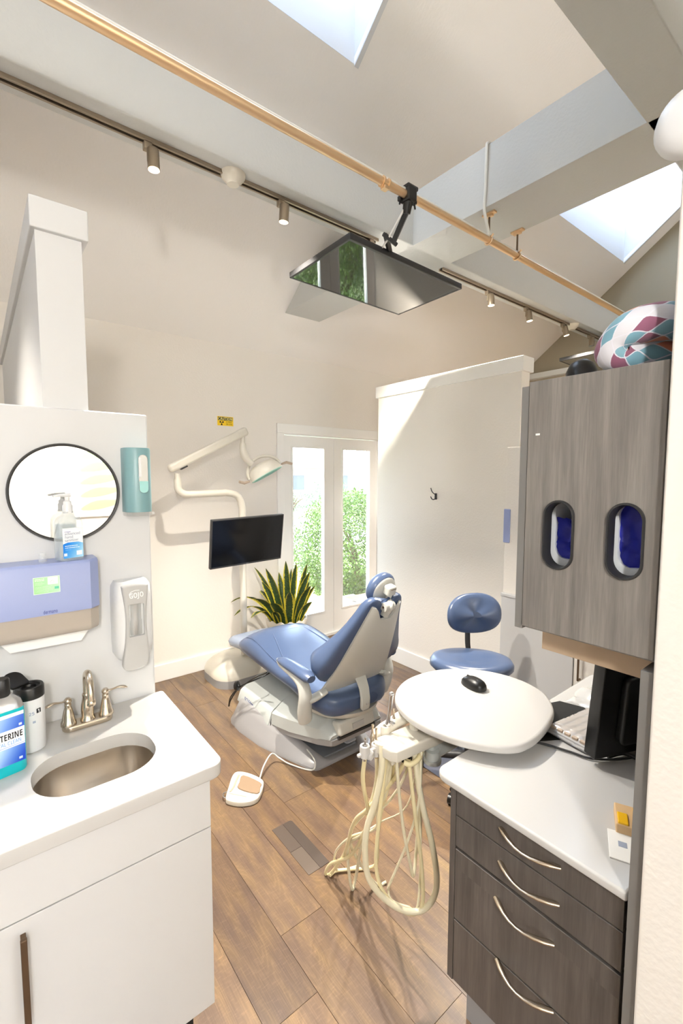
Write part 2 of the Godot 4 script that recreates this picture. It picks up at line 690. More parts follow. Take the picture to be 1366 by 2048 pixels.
	b2.backlight_enabled = true
	b2.backlight = Color(0.2, 0.28, 0.15)
	mat("bark", Color(0.36, 0.29, 0.22), 0.9)
	mat("house_wall", Color(0.80, 0.76, 0.72), 0.8)
	mat("house_roof", Color(0.62, 0.58, 0.56), 0.9)
	mat("house_dark", Color(0.34, 0.36, 0.40), 0.4)
	mat("art_green", Color(0.62, 0.72, 0.55), 0.7)

func room() -> void:
	# floor with boards
	var f := MB.new()
	f.slab(V(-3.3, -0.15, -3.84), V(5.9, -0.0062, 3.84))
	var fl := struct(f, "floor", M["subfloor"])
	var rg := RandomNumberGenerator.new()
	rg.seed = 5
	var pw := 0.181
	var shared := []
	for k in 8: # eight boards with their own stretch of grain
		var b := MB.new()
		var L := 1.22
		var w := pw - 0.0006
		var g := 0.0005
		var top := [V(-w / 2 + g, 0, -L / 2 + g), V(-w / 2 + g, 0, L / 2 - g), V(w / 2 - g, 0, L / 2 - g), V(w / 2 - g, 0, -L / 2 + g)]
		var low := [V(-w / 2, -0.006, -L / 2), V(-w / 2, -0.006, L / 2), V(w / 2, -0.006, L / 2), V(w / 2, -0.006, -L / 2)]
		var u0 := (k % 4) * 0.25 + 0.004
		var u1 := u0 + 0.242
		var q := PackedVector2Array([Vector2(u0, 0), Vector2(u0, 1), Vector2(u1, 1), Vector2(u1, 0)])
		if k >= 4: q = PackedVector2Array([Vector2(u1, 1), Vector2(u1, 0), Vector2(u0, 0), Vector2(u0, 1)])
		b.quad(top[0], top[1], top[2], top[3], q)
		for i in 4: b.quad(low[i], low[(i + 1) % 4], top[(i + 1) % 4], top[i], PackedVector2Array([q[i], q[(i + 1) % 4], q[(i + 1) % 4], q[i]]))
		shared.append(b.mesh())
	var x := -2.03
	while x < 5.70:
		var z := BACK + 0.61 - rg.randf() * 1.1
		while z - 0.61 < 1.3:
			var o := MeshInstance3D.new()
			o.name = "plank"
			o.mesh = shared[rg.randi() % 8]
			o.material_override = M["wood_%d" % [0, 0, 1, 2, 2, 3, 4, 0][rg.randi() % 8]]
			o.position = V(x, 0, z)
			fl.add_child(o, true)
			z += 1.2206
		x += pw
	# back wall with the opening of the door
	var w := MB.new()
	w.slab(V(-3.3, 0, -3.84), V(2.2, EAVE + 0.1, BACK))
	w.slab(V(3.50, 0, -3.84), V(5.9, EAVE + 0.1, BACK))
	w.slab(V(2.2, 2.06, -3.84), V(3.50, EAVE + 0.1, BACK))
	struct(w, "wall_back", M["wall_paint"])
	# gable walls
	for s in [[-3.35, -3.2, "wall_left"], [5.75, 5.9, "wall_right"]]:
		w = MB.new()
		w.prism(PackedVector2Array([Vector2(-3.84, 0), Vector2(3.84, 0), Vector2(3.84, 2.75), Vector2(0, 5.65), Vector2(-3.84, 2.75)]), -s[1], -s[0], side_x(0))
		struct(w, s[2], M["gable_taupe"] if s[2] == "wall_right" else M["wall_paint"])  # right gable gets a darker colour than the left
	w = MB.new()
	w.box(V(5.66, 2.90, BACK), V(5.75, 2.965, 3.6))
	struct(w, "trim_1", M["beam_paint"])
	# front wall behind the camera, two unseen windows added for fill light
	w = MB.new()
	for s in [[-3.3, -2.4], [-1.2, 2.2], [3.4, 5.9]]: w.slab(V(s[0], 0, 3.69), V(s[1], EAVE + 0.1, 3.84))
	for s in [[-2.4, -1.2], [2.2, 3.4]]:
		w.slab(V(s[0], 0, 3.69), V(s[1], 0.8, 3.84))
		w.slab(V(s[0], 2.3, 3.69), V(s[1], EAVE + 0.1, 3.84))
	struct(w, "wall_front", M["wall_paint"])
	for i in 2:
		var x0: float = [-2.4, 2.2][i]
		w = MB.new()
		w.box(V(x0, 0.8, 3.70), V(x0 + 0.06, 2.3, 3.80)); w.box(V(x0 + 1.14, 0.8, 3.70), V(x0 + 1.2, 2.3, 3.80))
		w.box(V(x0 + 0.06, 0.8, 3.70), V(x0 + 1.14, 0.86, 3.80)); w.box(V(x0 + 0.06, 2.24, 3.70), V(x0 + 1.14, 2.3, 3.80))
		w.box(V(x0 + 0.57, 0.86, 3.70), V(x0 + 0.63, 2.24, 3.80))
		var wn := struct(w, "window_%d" % (i + 2), M["trim_paint"])
		w = MB.new()
		w.slab(V(x0 + 0.06, 0.86, 3.748), V(x0 + 0.57, 2.24, 3.752))
		part(w, "pane", M["glass"], wn)
		w = MB.new()
		w.slab(V(x0 + 0.63, 0.86, 3.748), V(x0 + 1.14, 2.24, 3.752))
		part(w, "pane", M["glass"], wn)
	# vaulted ceiling with skylights on both slopes
	var sl := [[0.215, 1.76], [4.0, 5.545], [-2.9, -1.40]]  # last one is out of view, added for brightness
	for s in [1.0, -1.0]:
		var rise := Vector3(0, SLOPE, s).normalized()
		var up := Vector3(0, 1, -s * SLOPE).normalized()
		var ex := Vector3(1, 0, 0)
		var bs := Basis(ex, rise, ex.cross(rise))
		var org := Vector3(0, EAVE, BACK * s)
		var th := 0.03
		var out_sign := 1.0 if bs.z.dot(up) > 0 else -1.0
		var xf := Transform3D(bs, org)
		var ln := 3.69 * 1.25
		var c := MB.new()
		var zs := [minf(0, out_sign * th), maxf(0, out_sign * th)]
		var cuts := [[-3.3, -2.9], [-1.40, 0.215], [1.76, 4.0], [5.545, 5.9]]
		var strips := [[-3.3, 5.9, -0.2, 1.59 * 1.25], [-3.3, 5.9, 2.20 * 1.25, ln + 0.1]]
		if s < 0: strips = [[-3.3, 5.9, -0.2, ln + 0.1]]
		else:
			for q in cuts: strips.append([q[0], q[1], 1.59 * 1.25, 2.20 * 1.25])
		for q in strips: c.prism(rrect(q[0], q[2], q[1], q[3], [0.0]), zs[0], zs[1], xf)
		var ce := struct(c, "ceiling", M["ceiling_paint"])
		# wells with upright sides, glazed at the top
		for h in (sl if s > 0 else []):
			var q := MB.new()
			var z0: float = (BACK + 1.59) * s
			var z1: float = (BACK + 2.20) * s
			var y0 := EAVE + SLOPE * 1.59
			var y1 := EAVE + SLOPE * 2.20
			var hg := 0.38
			var t: float = 0.03 * s
			q.prism(PackedVector2Array([Vector2(z0, y0 - 0.01), Vector2(z1, y1 - 0.01), Vector2(z1, y1 + hg), Vector2(z0, y0 + hg)]), -h[0] + 0.001, -h[0] + 0.03, side_x(0))
			q.prism(PackedVector2Array([Vector2(z0, y0 - 0.01), Vector2(z1, y1 - 0.01), Vector2(z1, y1 + hg), Vector2(z0, y0 + hg)]), -h[1] - 0.03, -h[1] - 0.001, side_x(0))
			q.slab(V(h[0] - 0.03, y0 + 0.002, minf(z0, z0 - t)), V(h[1] + 0.03, y0 + hg, maxf(z0, z0 - t)))
			q.slab(V(h[0] - 0.03, y1 + 0.002, minf(z1, z1 + t)), V(h[1] + 0.03, y1 + hg, maxf(z1, z1 + t)))
			var well := part(q, "skylight_well", M["white_paint"], ce)
			q = MB.new()
			q.quad(V(h[0], y0 + hg, z0), V(h[1], y0 + hg, z0), V(h[1], y1 + hg, z1), V(h[0], y1 + hg, z1))
			part(q, "pane", M["skylight_acrylic"], well)
	# exposed beams
	var b := MB.new()
	b.box(V(-3.2, 3.0, -2.09), V(5.75, 3.29, -1.928), 0.006)
	struct(b, "trim_2", M["beam_paint"])
	b = MB.new()
	b.box(V(-3.2, 3.0, -0.729), V(5.75, 3.29, -0.551), 0.006)
	struct(b, "trim_3", M["beam_paint"])
	b = MB.new()
	b.prism(PackedVector2Array([Vector2(-3.357, 3.0), Vector2(3.357, 3.0), Vector2(2.96, 3.2975), Vector2(-2.96, 3.2975)]), -2.425, -2.072, side_x(0), 0.004)
	struct(b, "trim_4", M["beam_paint"])
	# partitions
	w = MB.new()
	w.slab(V(0.163, 0, BACK), V(0.282, 2.36, -1.617))
	w.box(V(0.150, 2.353, BACK), V(0.299, 2.44, -1.600), 0.004)
	struct(w, "wall_partition_left", M["white_paint"])
	w = MB.new()
	w.box(V(-2.2, 0, -1.70), V(0.451, 1.85, -1.60), 0.006)
	struct(w, "wall_sink", M["white_paint"])
	w = MB.new()
	w.slab(V(2.855, 0, -3.05), V(2.955, 2.38, -1.668))
	struct(w, "wall_partition_right", M["wall_paint"])
	w = MB.new()
	w.box(V(2.838, 2.345, -3.07), V(2.972, 2.442, -1.648), 0.004)
	struct(w, "trim_5", M["trim_paint"])
	w = MB.new()
	w.box(V(0.884, 0, -0.258), V(2.3, 2.95, 0.10), 0.005)
	struct(w, "wall_near", M["wall_paint"])
	# baseboards
	w = MB.new()
	w.box(V(0.282, 0, BACK), V(2.172, 0.136, BACK + 0.016), 0.004)
	w.box(V(3.53, 0, BACK), V(5.74, 0.136, BACK + 0.016), 0.004)
	struct(w, "baseboard_back", M["trim_paint"])
	w = MB.new()
	w.box(V(2.839, 0, -3.05), V(2.855, 0.136, -1.668), 0.004)
	struct(w, "baseboard_right", M["trim_paint"])
	w = MB.new()
	w.box(V(0.282, 0, BACK + 0.02), V(0.298, 0.136, -1.72), 0.004)
	struct(w, "baseboard_left", M["trim_paint"])

func openings() -> void:
	# glazed double door in the back wall
	var d := MB.new()
	d.box(V(2.172, 0, BACK - 0.002), V(2.246, 2.045, BACK + 0.02), 0.003)
	d.box(V(3.455, 0, BACK - 0.002), V(3.53, 2.045, BACK + 0.02), 0.003)
	d.box(V(2.172, 2.045, BACK - 0.002), V(3.53, 2.132, BACK + 0.024), 0.003)
	d.box(V(2.2, 0, -3.83), V(2.246, 2.04, BACK), 0.002)
	d.box(V(3.455, 0, -3.83), V(3.5, 2.04, BACK), 0.002)
	d.box(V(2.2, 2.035, -3.83), V(3.5, 2.06, BACK), 0.002)
	var door := struct(d, "door_1", M["trim_paint"])
	for k in 2:
		var x0: float = [2.249, 2.853][k]
		var x1: float = [2.849, 3.452][k]
		var g0: float = [2.352, 2.962][k]
		var g1: float = [2.728, 3.342][k]
		var z0 := BACK - 0.055
		var z1 := BACK - 0.012
		var o := rrect(x0, 0.03, x1, 2.03, [0.0])
		var m := MB.new()
		m.prism(o, z0, z1, Transform3D(), 0.0, [rrect(g0, 0.262, g1, 1.922, [0.0])])
		var leaf := part(m, "door_leaf", M["trim_paint"], door)
		m = MB.new()
		for e in [[g0 - 0.012, 0.25, g0 + 0.006, 1.934], [g1 - 0.006, 0.25, g1 + 0.012, 1.934], [g0, 0.25, g1, 0.268], [g0, 1.916, g1, 1.934]]:
			m.box(V(e[0], e[1], z1 - 0.002), V(e[2], e[3], z1 + 0.008), 0.002)
		part(m, "glazing_bead", M["trim_paint"], leaf)
		m = MB.new()
		m.slab(V(g0, 0.262, BACK - 0.036), V(g1, 1.922, BACK - 0.031))
		part(m, "pane", M["glass"], leaf)
	d = MB.new()
	d.box(V(2.25, 0.0, -3.83), V(3.452, 0.03, BACK + 0.015), 0.003)
	part(d, "threshold", M["trim_paint"], door)

func outside() -> void:
	var g := MB.new()
	g.slab(V(-30, -0.4, -9.0), V(50, -0.16, -3.84))
	struct(g, "ground_lawn", M["grass"])
	g = MB.new()
	g.slab(V(-30, -0.4, -15.5), V(60, -0.155, -9.0))
	struct(g, "ground_drive", M["concrete"])
	g = MB.new()
	g.slab(V(-40, -0.4, -60), V(90, -0.16, -15.5))
	struct(g, "ground_far", M["grass"])
	g = MB.new()
	g.box(V(1.6, -0.16, -5.0), V(4.2, -0.06, -3.84), 0.01)
	struct(g, "ground_step", M["concrete"])
	g = MB.new()
	g.slab(V(-20, -0.4, 3.84), V(20, -0.16, 30))
	struct(g, "ground_front", M["concrete"])
	shrub("rounded_shrub", "large rounded green shrub outside the glass door", "shrub", V(5.0, -0.16, -5.7), V(1.28, 0.98, 1.0), 0.62, 46000, 0.034, "bush_leaf", 3)
	var hz := [[V(12.6, -0.16, -20.0), V(2.2, 0.5, 0.7), "low clipped hedge before the pale house, left of the small tree"], [V(16.2, -0.16, -20.4), V(1.5, 0.45, 0.7), "low clipped hedge before the pale house, right of the small tree"]]
	for h in hz: shrub("hedge", h[2], "hedge", h[0], h[1], 0.5, 2600, 0.075, "tree_leaf", 4)
	shrub("small_tree", "small multi-stemmed tree standing before the pale house", "tree", V(14.4, -0.16, -19.0), V(0.9, 0.75, 0.8), 1.15, 1800, 0.085, "tree_leaf", 5)
	shrub("shade_tree", "broad pale-leaved tree rising behind the house roof", "tree", V(16.0, -0.16, -32.0), V(3.4, 2.2, 2.6), 3.1, 3600, 0.17, "tree_leaf", 6)
	shrub("shade_tree", "tall tree at the right end of the house", "tree", V(22.5, -0.16, -27.0), V(2.4, 2.6, 2.2), 2.6, 3600, 0.15, "tree_leaf", 7)
	# the house across the drive
	var h := thing("house", "pale low house with a shallow roof across the drive", "house", V(16.5, -0.16, -25.0))
	var m := MB.new()
	m.slab(V(9.5, -0.16, -29), V(24.0, 2.15, -23.0))
	part(m, "wall", M["house_wall"], h)
	m = MB.new()
	m.prism(PackedVector2Array([Vector2(-29.7, 2.1), Vector2(-22.2, 2.1), Vector2(-26, 3.5)]), -24.6, -8.9, side_x(0))
	part(m, "roof", M["house_roof"], h)
	for i in 4:
		m = MB.new()
		var x0 := 10.6 + i * 3.4
		m.box(V(x0, 0.75, -23.02), V(x0 + 1.5, 1.75, -22.97))
		var wn := part(m, "window", M["trim_paint"], h)
		m = MB.new()
		m.slab(V(x0 + 0.07, 0.82, -22.97), V(x0 + 1.43, 1.68, -22.95))
		part(m, "pane", M["house_dark"], wn)

func shrub(called: String, label: String, cat: String, at: Vector3, s: Vector3, cy: float, count: int, size: float, leafm: String, sd: int) -> void:
	var o := thing(called, label, cat, at)
	var rg := RandomNumberGenerator.new()
	rg.seed = sd
	# a dark twiggy core, then stems
	var st := MB.new()
	for i in 7:
		var a := TAU * i / 7.0 + rg.randf()
		var top := at + V(cos(a) * s.x * 0.45, cy + s.y * rg.randf_range(0.2, 0.6), sin(a) * s.z * 0.45)
		st.tube(curve([at + V(cos(a) * 0.05, -0.02, sin(a) * 0.05), at.lerp(top, 0.5) + V(0, 0.1, 0), top], 4), [size * 0.9, size * 0.85, size * 0.8, size * 0.75, size * 0.7, size * 0.6, size * 0.5, size * 0.45, size * 0.35], 6)
	part(st, "stem", M["bark"], o)
	var lm := MB.new()
	var hw := 0.34
	lm.tri(V(-0.5, 0, 0), V(0, -0.04, hw), V(0, 0.1, 0), V(0, 1, 0), V(0, 1, 0), V(0, 1, 0))
	lm.tri(V(0.5, 0, 0), V(0, 0.1, 0), V(0, -0.04, hw), V(0, 1, 0), V(0, 1, 0), V(0, 1, 0))
	lm.tri(V(-0.5, 0, 0), V(0, 0.1, 0), V(0, -0.04, -hw), V(0, 1, 0), V(0, 1, 0), V(0, 1, 0))
	lm.tri(V(0.5, 0, 0), V(0, -0.04, -hw), V(0, 0.1, 0), V(0, 1, 0), V(0, 1, 0), V(0, 1, 0))
	var mm := MultiMesh.new()
	mm.transform_format = MultiMesh.TRANSFORM_3D
	mm.mesh = lm.mesh()
	mm.instance_count = count
	var lump := noise(sd, 0.9, 2)
	for i in count:
		var d := V(rg.randfn(), rg.randfn(), rg.randfn()).normalized()
		var r := lerpf(0.45, 1.0, pow(rg.randf(), 0.4)) * (1.0 + lump.get_noise_3d(d.x * 2.0, d.y * 2.0, d.z * 2.0) * 0.22)
		var p := V(d.x * s.x, cy + d.y * s.y, d.z * s.z)
		p = V(p.x * r, cy + (p.y - cy) * r, p.z * r)
		p.y = maxf(p.y, 0.03)
		var b := Basis(V(rg.randfn(), rg.randfn(), rg.randfn()).normalized(), rg.randf() * TAU) * Basis.from_scale(Vector3.ONE * size * rg.randf_range(0.7, 1.4))
		mm.set_instance_transform(i, Transform3D(b, p))
	var f := MultiMeshInstance3D.new()
	f.name = "foliage"
	f.multimesh = mm
	f.material_override = M[leafm]
	f.set_meta("kind", "stuff")
	o.add_child(f, true)

func track_head(x: float, tilt: float, turn: float, label: String, lit: bool, z := -2.012, power := 6.5) -> void:
	var o := thing("track_light", label, "spotlight", V(x, 2.985, z), "spotlights on the ceiling track")
	var m := MB.new()
	m.box(V(x - 0.016, 2.955, z - 0.014), V(x + 0.016, 2.985, z + 0.014), 0.003)
	part(m, "adapter", M["track_metal"], o)
	m = MB.new()
	m.rod(V(x, 2.96, z), V(x, 2.915, z), 0.004, 8)
	part(m, "stem", M["track_metal"], o)
	var b := yaw_b(turn) * Basis(Vector3.RIGHT, deg_to_rad(tilt))
	var c := V(x, 2.922, z) + yaw_b(turn) * V(0, 0, 0.024)
	m = MB.new()
	m.lathe([Vector2(0.0215, -0.043), Vector2(0.0235, -0.043), Vector2(0.0235, 0.032), Vector2(0.021, 0.036), Vector2(0, 0.0365)], Transform3D(b, c), 24)
	part(m, "can", M["track_metal"], o)
	if lit:
		m = MB.new()
		m.lathe([Vector2(0, -0.046), Vector2(0.0215, -0.0445), Vector2(0.0215, -0.040), Vector2(0, -0.040)], Transform3D(b, c), 20)
		part(m, "lamp", M["lamp_glow"], o)
		var sp := SpotLight3D.new()
		sp.name = "spot_beam"
		sp.light_color = Color(1.0, 0.965, 0.91)
		sp.light_energy = power
		sp.spot_range = 12.0
		sp.spot_attenuation = 2.0
		sp.spot_angle = 52.0
		sp.spot_angle_attenuation = 0.8
		sp.light_size = 0.02
		sp.shadow_enabled = true
		o.add_child(sp)
		sp.transform = Transform3D(b * Basis(Vector3.RIGHT, -PI / 2), c - o.position + b * V(0, -0.05, 0))
	else:
		m = MB.new()
		m.lathe([Vector2(0, -0.046), Vector2(0.0215, -0.0445), Vector2(0.0215, -0.040), Vector2(0, -0.040)], Transform3D(b, c), 20)
		part(m, "lamp", M["ivory"], o)

func ceiling_things() -> void:
	# tracks under the far beam
	var k := 0
	for s in [[-2.6, 1.86, "long champagne light track left of the cross beam"], [2.43, 5.5, "champagne light track right of the cross beam"]]:
		var m := MB.new()
		m.box(V(s[0], 2.984, -2.03), V(s[1], 3.0, -2.020), 0.001)
		m.box(V(s[0], 2.984, -2.004), V(s[1], 3.0, -1.994), 0.001)
		var o := thing("light_track", s[2], "light track", V(s[0], 3.0, -2.012))
		part(m, "rail", M["track_metal"], o)
		m = MB.new()
		m.slab(V(s[0], 2.994, -2.020), V(s[1], 2.9995, -2.004))
		part(m, "slot", M["dark_gap"], o)
		var cx: float = [0.966, 4.227][k]
		m = MB.new()
		m.lathe([Vector2(0, 2.955), Vector2(0.026, 2.955), Vector2(0.03, 2.962), Vector2(0.044, 2.975), Vector2(0.054, 2.988), Vector2(0.056, 3.0)], Transform3D(Basis(), V(cx, 0, -1.998)), 32)
		part(m, "power_canopy", M["ivory"], o)
		k += 1
	track_head(-0.55, 6, 30, "lit spotlight at the left end of the track, over the left bay", true)
	track_head(0.602, -2, 40, "lit spotlight left of the round power canopy, above the white pillar", true)
	track_head(1.223, 6, 10, "lit spotlight between the round power canopy and the ceiling screen", true)
	track_head(1.814, 48, -95, "spotlight half hidden behind the edge of the ceiling screen", true, -2.012, 13.0)
	track_head(2.953, -4, 30, "first lit spotlight right of the cross beam", true)
	track_head(3.476, -8, 40, "second lit spotlight right of the cross beam", true)
	track_head(4.082, -14, 40, "tilted lit spotlight touching the far power canopy", true)
	track_head(4.607, 0, 0, "unlit spotlight last along the track, above the neighbouring screen", false)
	# the pipe and its hangers
	var z := -1.453
	var m := MB.new()
	m.rod(V(-3.2, 2.865, z), V(5.74, 2.865, z), 0.0165, 20)
	var p := thing("curtain_pipe", "long brass pipe hung below the cross beam", "pipe", V(-3.2, 2.865, z))
	part(m, "tube", M["brass"], p)
	m = MB.new()
	m.tube(curve([V(-3.2, 2.886, z + 0.004), V(0.2, 2.886, z + 0.002), V(1.9, 2.885, z + 0.004), V(2.10, 2.887, z), V(2.16, 2.886, z + 0.002), V(5.6, 2.886, z + 0.002)], 3), 0.005, 8)
	solo(m, "white_cable", M["cord_white"], "white cable strapped along the top of the brass pipe", "cable", V(-3.2, 2.886, z))
	for i in 2:
		var x: float = [2.130, 2.398][i]
		var h := thing("pipe_hanger", ["brass pipe hanger next to the white cord", "brass pipe hanger right of the white cord"][i], "hanger", V(x, 3.0, z))
		m = MB.new()
		m.box(V(x - 0.014, 2.990, z - 0.036), V(x + 0.014, 3.0, z + 0.036), 0.002)
		m.box(V(x - 0.008, 2.978, z - 0.022), V(x + 0.008, 2.991, z + 0.022), 0.002)
		part(m, "foot", M["brass"], h)
		m = MB.new()
		m.rod(V(x, 2.98, z), V(x, 2.888, z), 0.005, 10)
		part(m, "rod", M["bronze"], h)
		m = MB.new()
		var loop := PackedVector3Array()
		for j in 19:
			var a := PI * 0.35 + TAU * 0.86 * j / 18.0
			loop.append(V(x + 0.004 * sin(a), 2.865 + sin(a) * 0.021, z + cos(a) * 0.021))
		m.tube(loop, 0.0045, 8)
		m.rod(V(x, 2.876, z + 0.012), V(x + 0.008, 2.893, z + 0.02), 0.005, 8)
		part(m, "hook", M["brass"], h)
	var cl := thing("pipe_clamp", "pair of clear bands around the brass pipe left of the screen arm", "clamp", V(1.385, 2.865, z))
	for dx in [-0.014, 0.016]:
		m = MB.new()
		var rows := []
		for q in [[-0.004, 0.017], [-0.004, 0.022], [0.004, 0.022], [0.004, 0.017]]:
			var ln := PackedVector3Array()
			for j in 24: ln.append(V(1.385 + dx + q[0], 2.865 + cos(TAU * j / 24) * q[1], z + sin(TAU * j / 24) * q[1]))
			rows.append(ln)
		m.grid(rows, true, true)
		part(m, "band", M["brass"], cl)
	m = MB.new()
	m.box(V(1.372, 2.836, z - 0.012), V(1.400, 2.850, z + 0.016), 0.003)
	part(m, "buckle", M["brass"], cl)
	m = MB.new()
	m.tube(curve([V(2.12, 3.302, -1.425), V(2.068, 3.301, -1.43), V(2.062, 3.26, -1.432), V(2.064, 3.1, -1.436), V(2.064, 3.0, -1.44), V(2.10, 2.93, -1.445), V(2.122, 2.895, -1.45), V(2.118, 2.888, -1.456)], 5), 0.0075, 10)
	solo(m, "power_cord", M["cord_white"], "white cord hanging from the top of the cross beam to the pipe", "cord", V(2.064, 3.3, -1.43))
	ceiling_screen(V(1.785, 2.706, -1.913), 1.529, "black ceiling screen hung face down over the dental chair, left of the cross beam", true)
	ceiling_screen(V(4.72, 2.72, -1.90), 4.62, "black ceiling screen of the neighbouring bay, behind the patterned pillow", false)

func ceiling_screen(c: Vector3, cx: float, label: String, near: bool) -> void:
	var o := thing("ceiling_screen", label, "television", c)
	var W := 0.85
	var D := 0.492
	var ex := V(1, -0.005, -0.027).normalized()
	var up := V(0.004, 0.999, -0.034).normalized()
	var xf := Transform3D(Basis(ex, up.cross(ex).normalized(), up), c)
	var m := MB.new()
	m.prism(rrect(-W / 2, -D / 2, W / 2, D / 2, [0.006]), 0.0, 0.030, xf, 0.003, [rrect(-W / 2 + 0.012, -D / 2 + 0.016, W / 2 - 0.012, D / 2 - 0.012, [0.0])])
	m.prism(rrect(-W / 2 + 0.01, -D / 2 + 0.01, W / 2 - 0.01, D / 2 - 0.01, [0.004]), 0.006, 0.029, xf)
	m.prism(rrect(-W / 2 + 0.12, -D / 2 + 0.08, W / 2 - 0.12, D / 2 - 0.08, [0.03]), 0.029, 0.052, xf, 0.006)
	part(m, "casing", M["charcoal"], o)
	m = MB.new()
	m.prism(rrect(-W / 2 + 0.0125, -D / 2 + 0.0165, W / 2 - 0.0125, D / 2 - 0.0125, [0.0]), 0.0012, 0.005, xf)
	part(m, "panel", M["tv_screen"], o)
	# clamp on the pipe and folding arm
	var z := -1.453
	var a := thing("pivot_mount", "black clamp and folding arm between the pipe and the ceiling screen" if near else "black clamp and folding arm of the neighbouring ceiling screen", "arm", V(cx, 2.865, z))
	m = MB.new()
	m.rbox(V(cx, 2.868, z), V(0.052, 0.062, 0.058), 0.008)
	m.rbox(V(cx + 0.004, 2.894, z + 0.004), V(0.064, 0.018, 0.044), 0.005)
	m.rbox(V(cx - 0.03, 2.852, z - 0.02), V(0.018, 0.02, 0.02), 0.003)
	m.rbox(V(cx + 0.03, 2.846, z + 0.004), V(0.02, 0.016, 0.022), 0.003)
	m.rod(V(cx + 0.026, 2.842, z + 0.01), V(cx + 0.03, 2.815, z + 0.012), 0.004, 8)
	m.rod(V(cx - 0.03, 2.85, z - 0.02), V(cx - 0.034, 2.828, z - 0.02), 0.004, 8)
	part(m, "clamp", M["black"], a)
	m = MB.new()
	m.tube(PackedVector3Array([V(cx, 2.85, z), V(cx + 0.008, 2.802, z - 0.02)]), [0.022, 0.018], 8)
	part(m, "neck", M["black"], a)
	m = MB.new()
	m.tube(PackedVector3Array([V(cx + 0.008, 2.812, z - 0.016), V(cx + 0.022, 2.722, z - 0.112)]), [0.0155, 0.0145], 4)
	part(m, "upper_arm", M["black"], a)
	m = MB.new()
	m.rod(V(cx + 0.040, 2.715, z - 0.110), V(cx - 0.036, 2.742, z - 0.118), 0.0095, 14)
	part(m, "hinge", M["charcoal"], a)
	m = MB.new()
	m.tube(PackedVector3Array([V(cx - 0.020, 2.738, z - 0.116), V(c.x - 0.06, c.y + 0.052, c.z + 0.16), V(c.x, c.y + 0.050, c.z)]), [0.014, 0.013, 0.012], 4)
	part(m, "lower_arm", M["black"], a)
	m = MB.new()
	m.box(c + V(-0.06, 0.050, -0.06), c + V(0.06, 0.058, 0.06), 0.002)
	part(m, "mount_plate", M["black"], a)
	if near:
		m = MB.new()
		m.tube(curve([V(cx + 0.01, 2.845, z - 0.012), V(cx - 0.012, 2.80, z - 0.028), V(cx - 0.008, 2.765, z - 0.075), V(cx + 0.0, 2.728, z - 0.135), V(c.x - 0.15, c.y + 0.062, c.z + 0.16)], 6), 0.0045, 8)
		solo(m, "screen_cable", M["cord_white"], "white cable running down the black arm to the ceiling screen", "cable", V(cx, 2.84, z))

# ring across the chair at one place: half width, underside, edge height and crown height
func slice(cx: float, z: float, w: float, lo: float, edge: float, top: float, sharp := 0.03) -> PackedVector3Array:
	var r := PackedVector3Array()
	var half := [Vector2(0, top), Vector2(w * 0.35, lerpf(top, edge, 0.06)), Vector2(w * 0.68, lerpf(top, edge, 0.35)), Vector2(w - sharp, edge + 0.004), Vector2(w - sharp * 0.35, edge - sharp * 0.30), Vector2(w, lerpf(edge, lo, 0.42)), Vector2(w - sharp * 0.3, lerpf(edge, lo, 0.82)), Vector2(w - sharp, lo), Vector2(w * 0.5, lo)]
	for p in half: r.append(V(cx + p.x, p.y, z))
	r.append(V(cx, lo, z))
	for i in range(half.size() - 1, 0, -1): r.append(V(cx - half[i].x, half[i].y, z))
	return r

func lerp_rings(keys: Array, cx: float, sub := 5) -> Array:
	# keys: [z, half width, underside, edge, crown]
	var out := []
	for i in keys.size() - 1:
		for k in sub:
			var t := float(k) / sub
			var q := []
			for j in 5:
				var a: float = keys[maxi(i - 1, 0)][j]
				var b: float = keys[i][j]
				var c: float = keys[i + 1][j]
				var d: float = keys[mini(i + 2, keys.size() - 1)][j]
				q.append(cubic_interpolate(b, c, a, d, t))
			out.append(slice(cx, q[0], q[1], q[2], q[3], q[4], minf(0.03, q[1] * 0.4)))
	var e: Array = keys[-1]
	out.append(slice(cx, e[0], e[1], e[2], e[3], e[4], minf(0.03, e[1] * 0.4)))
	return out

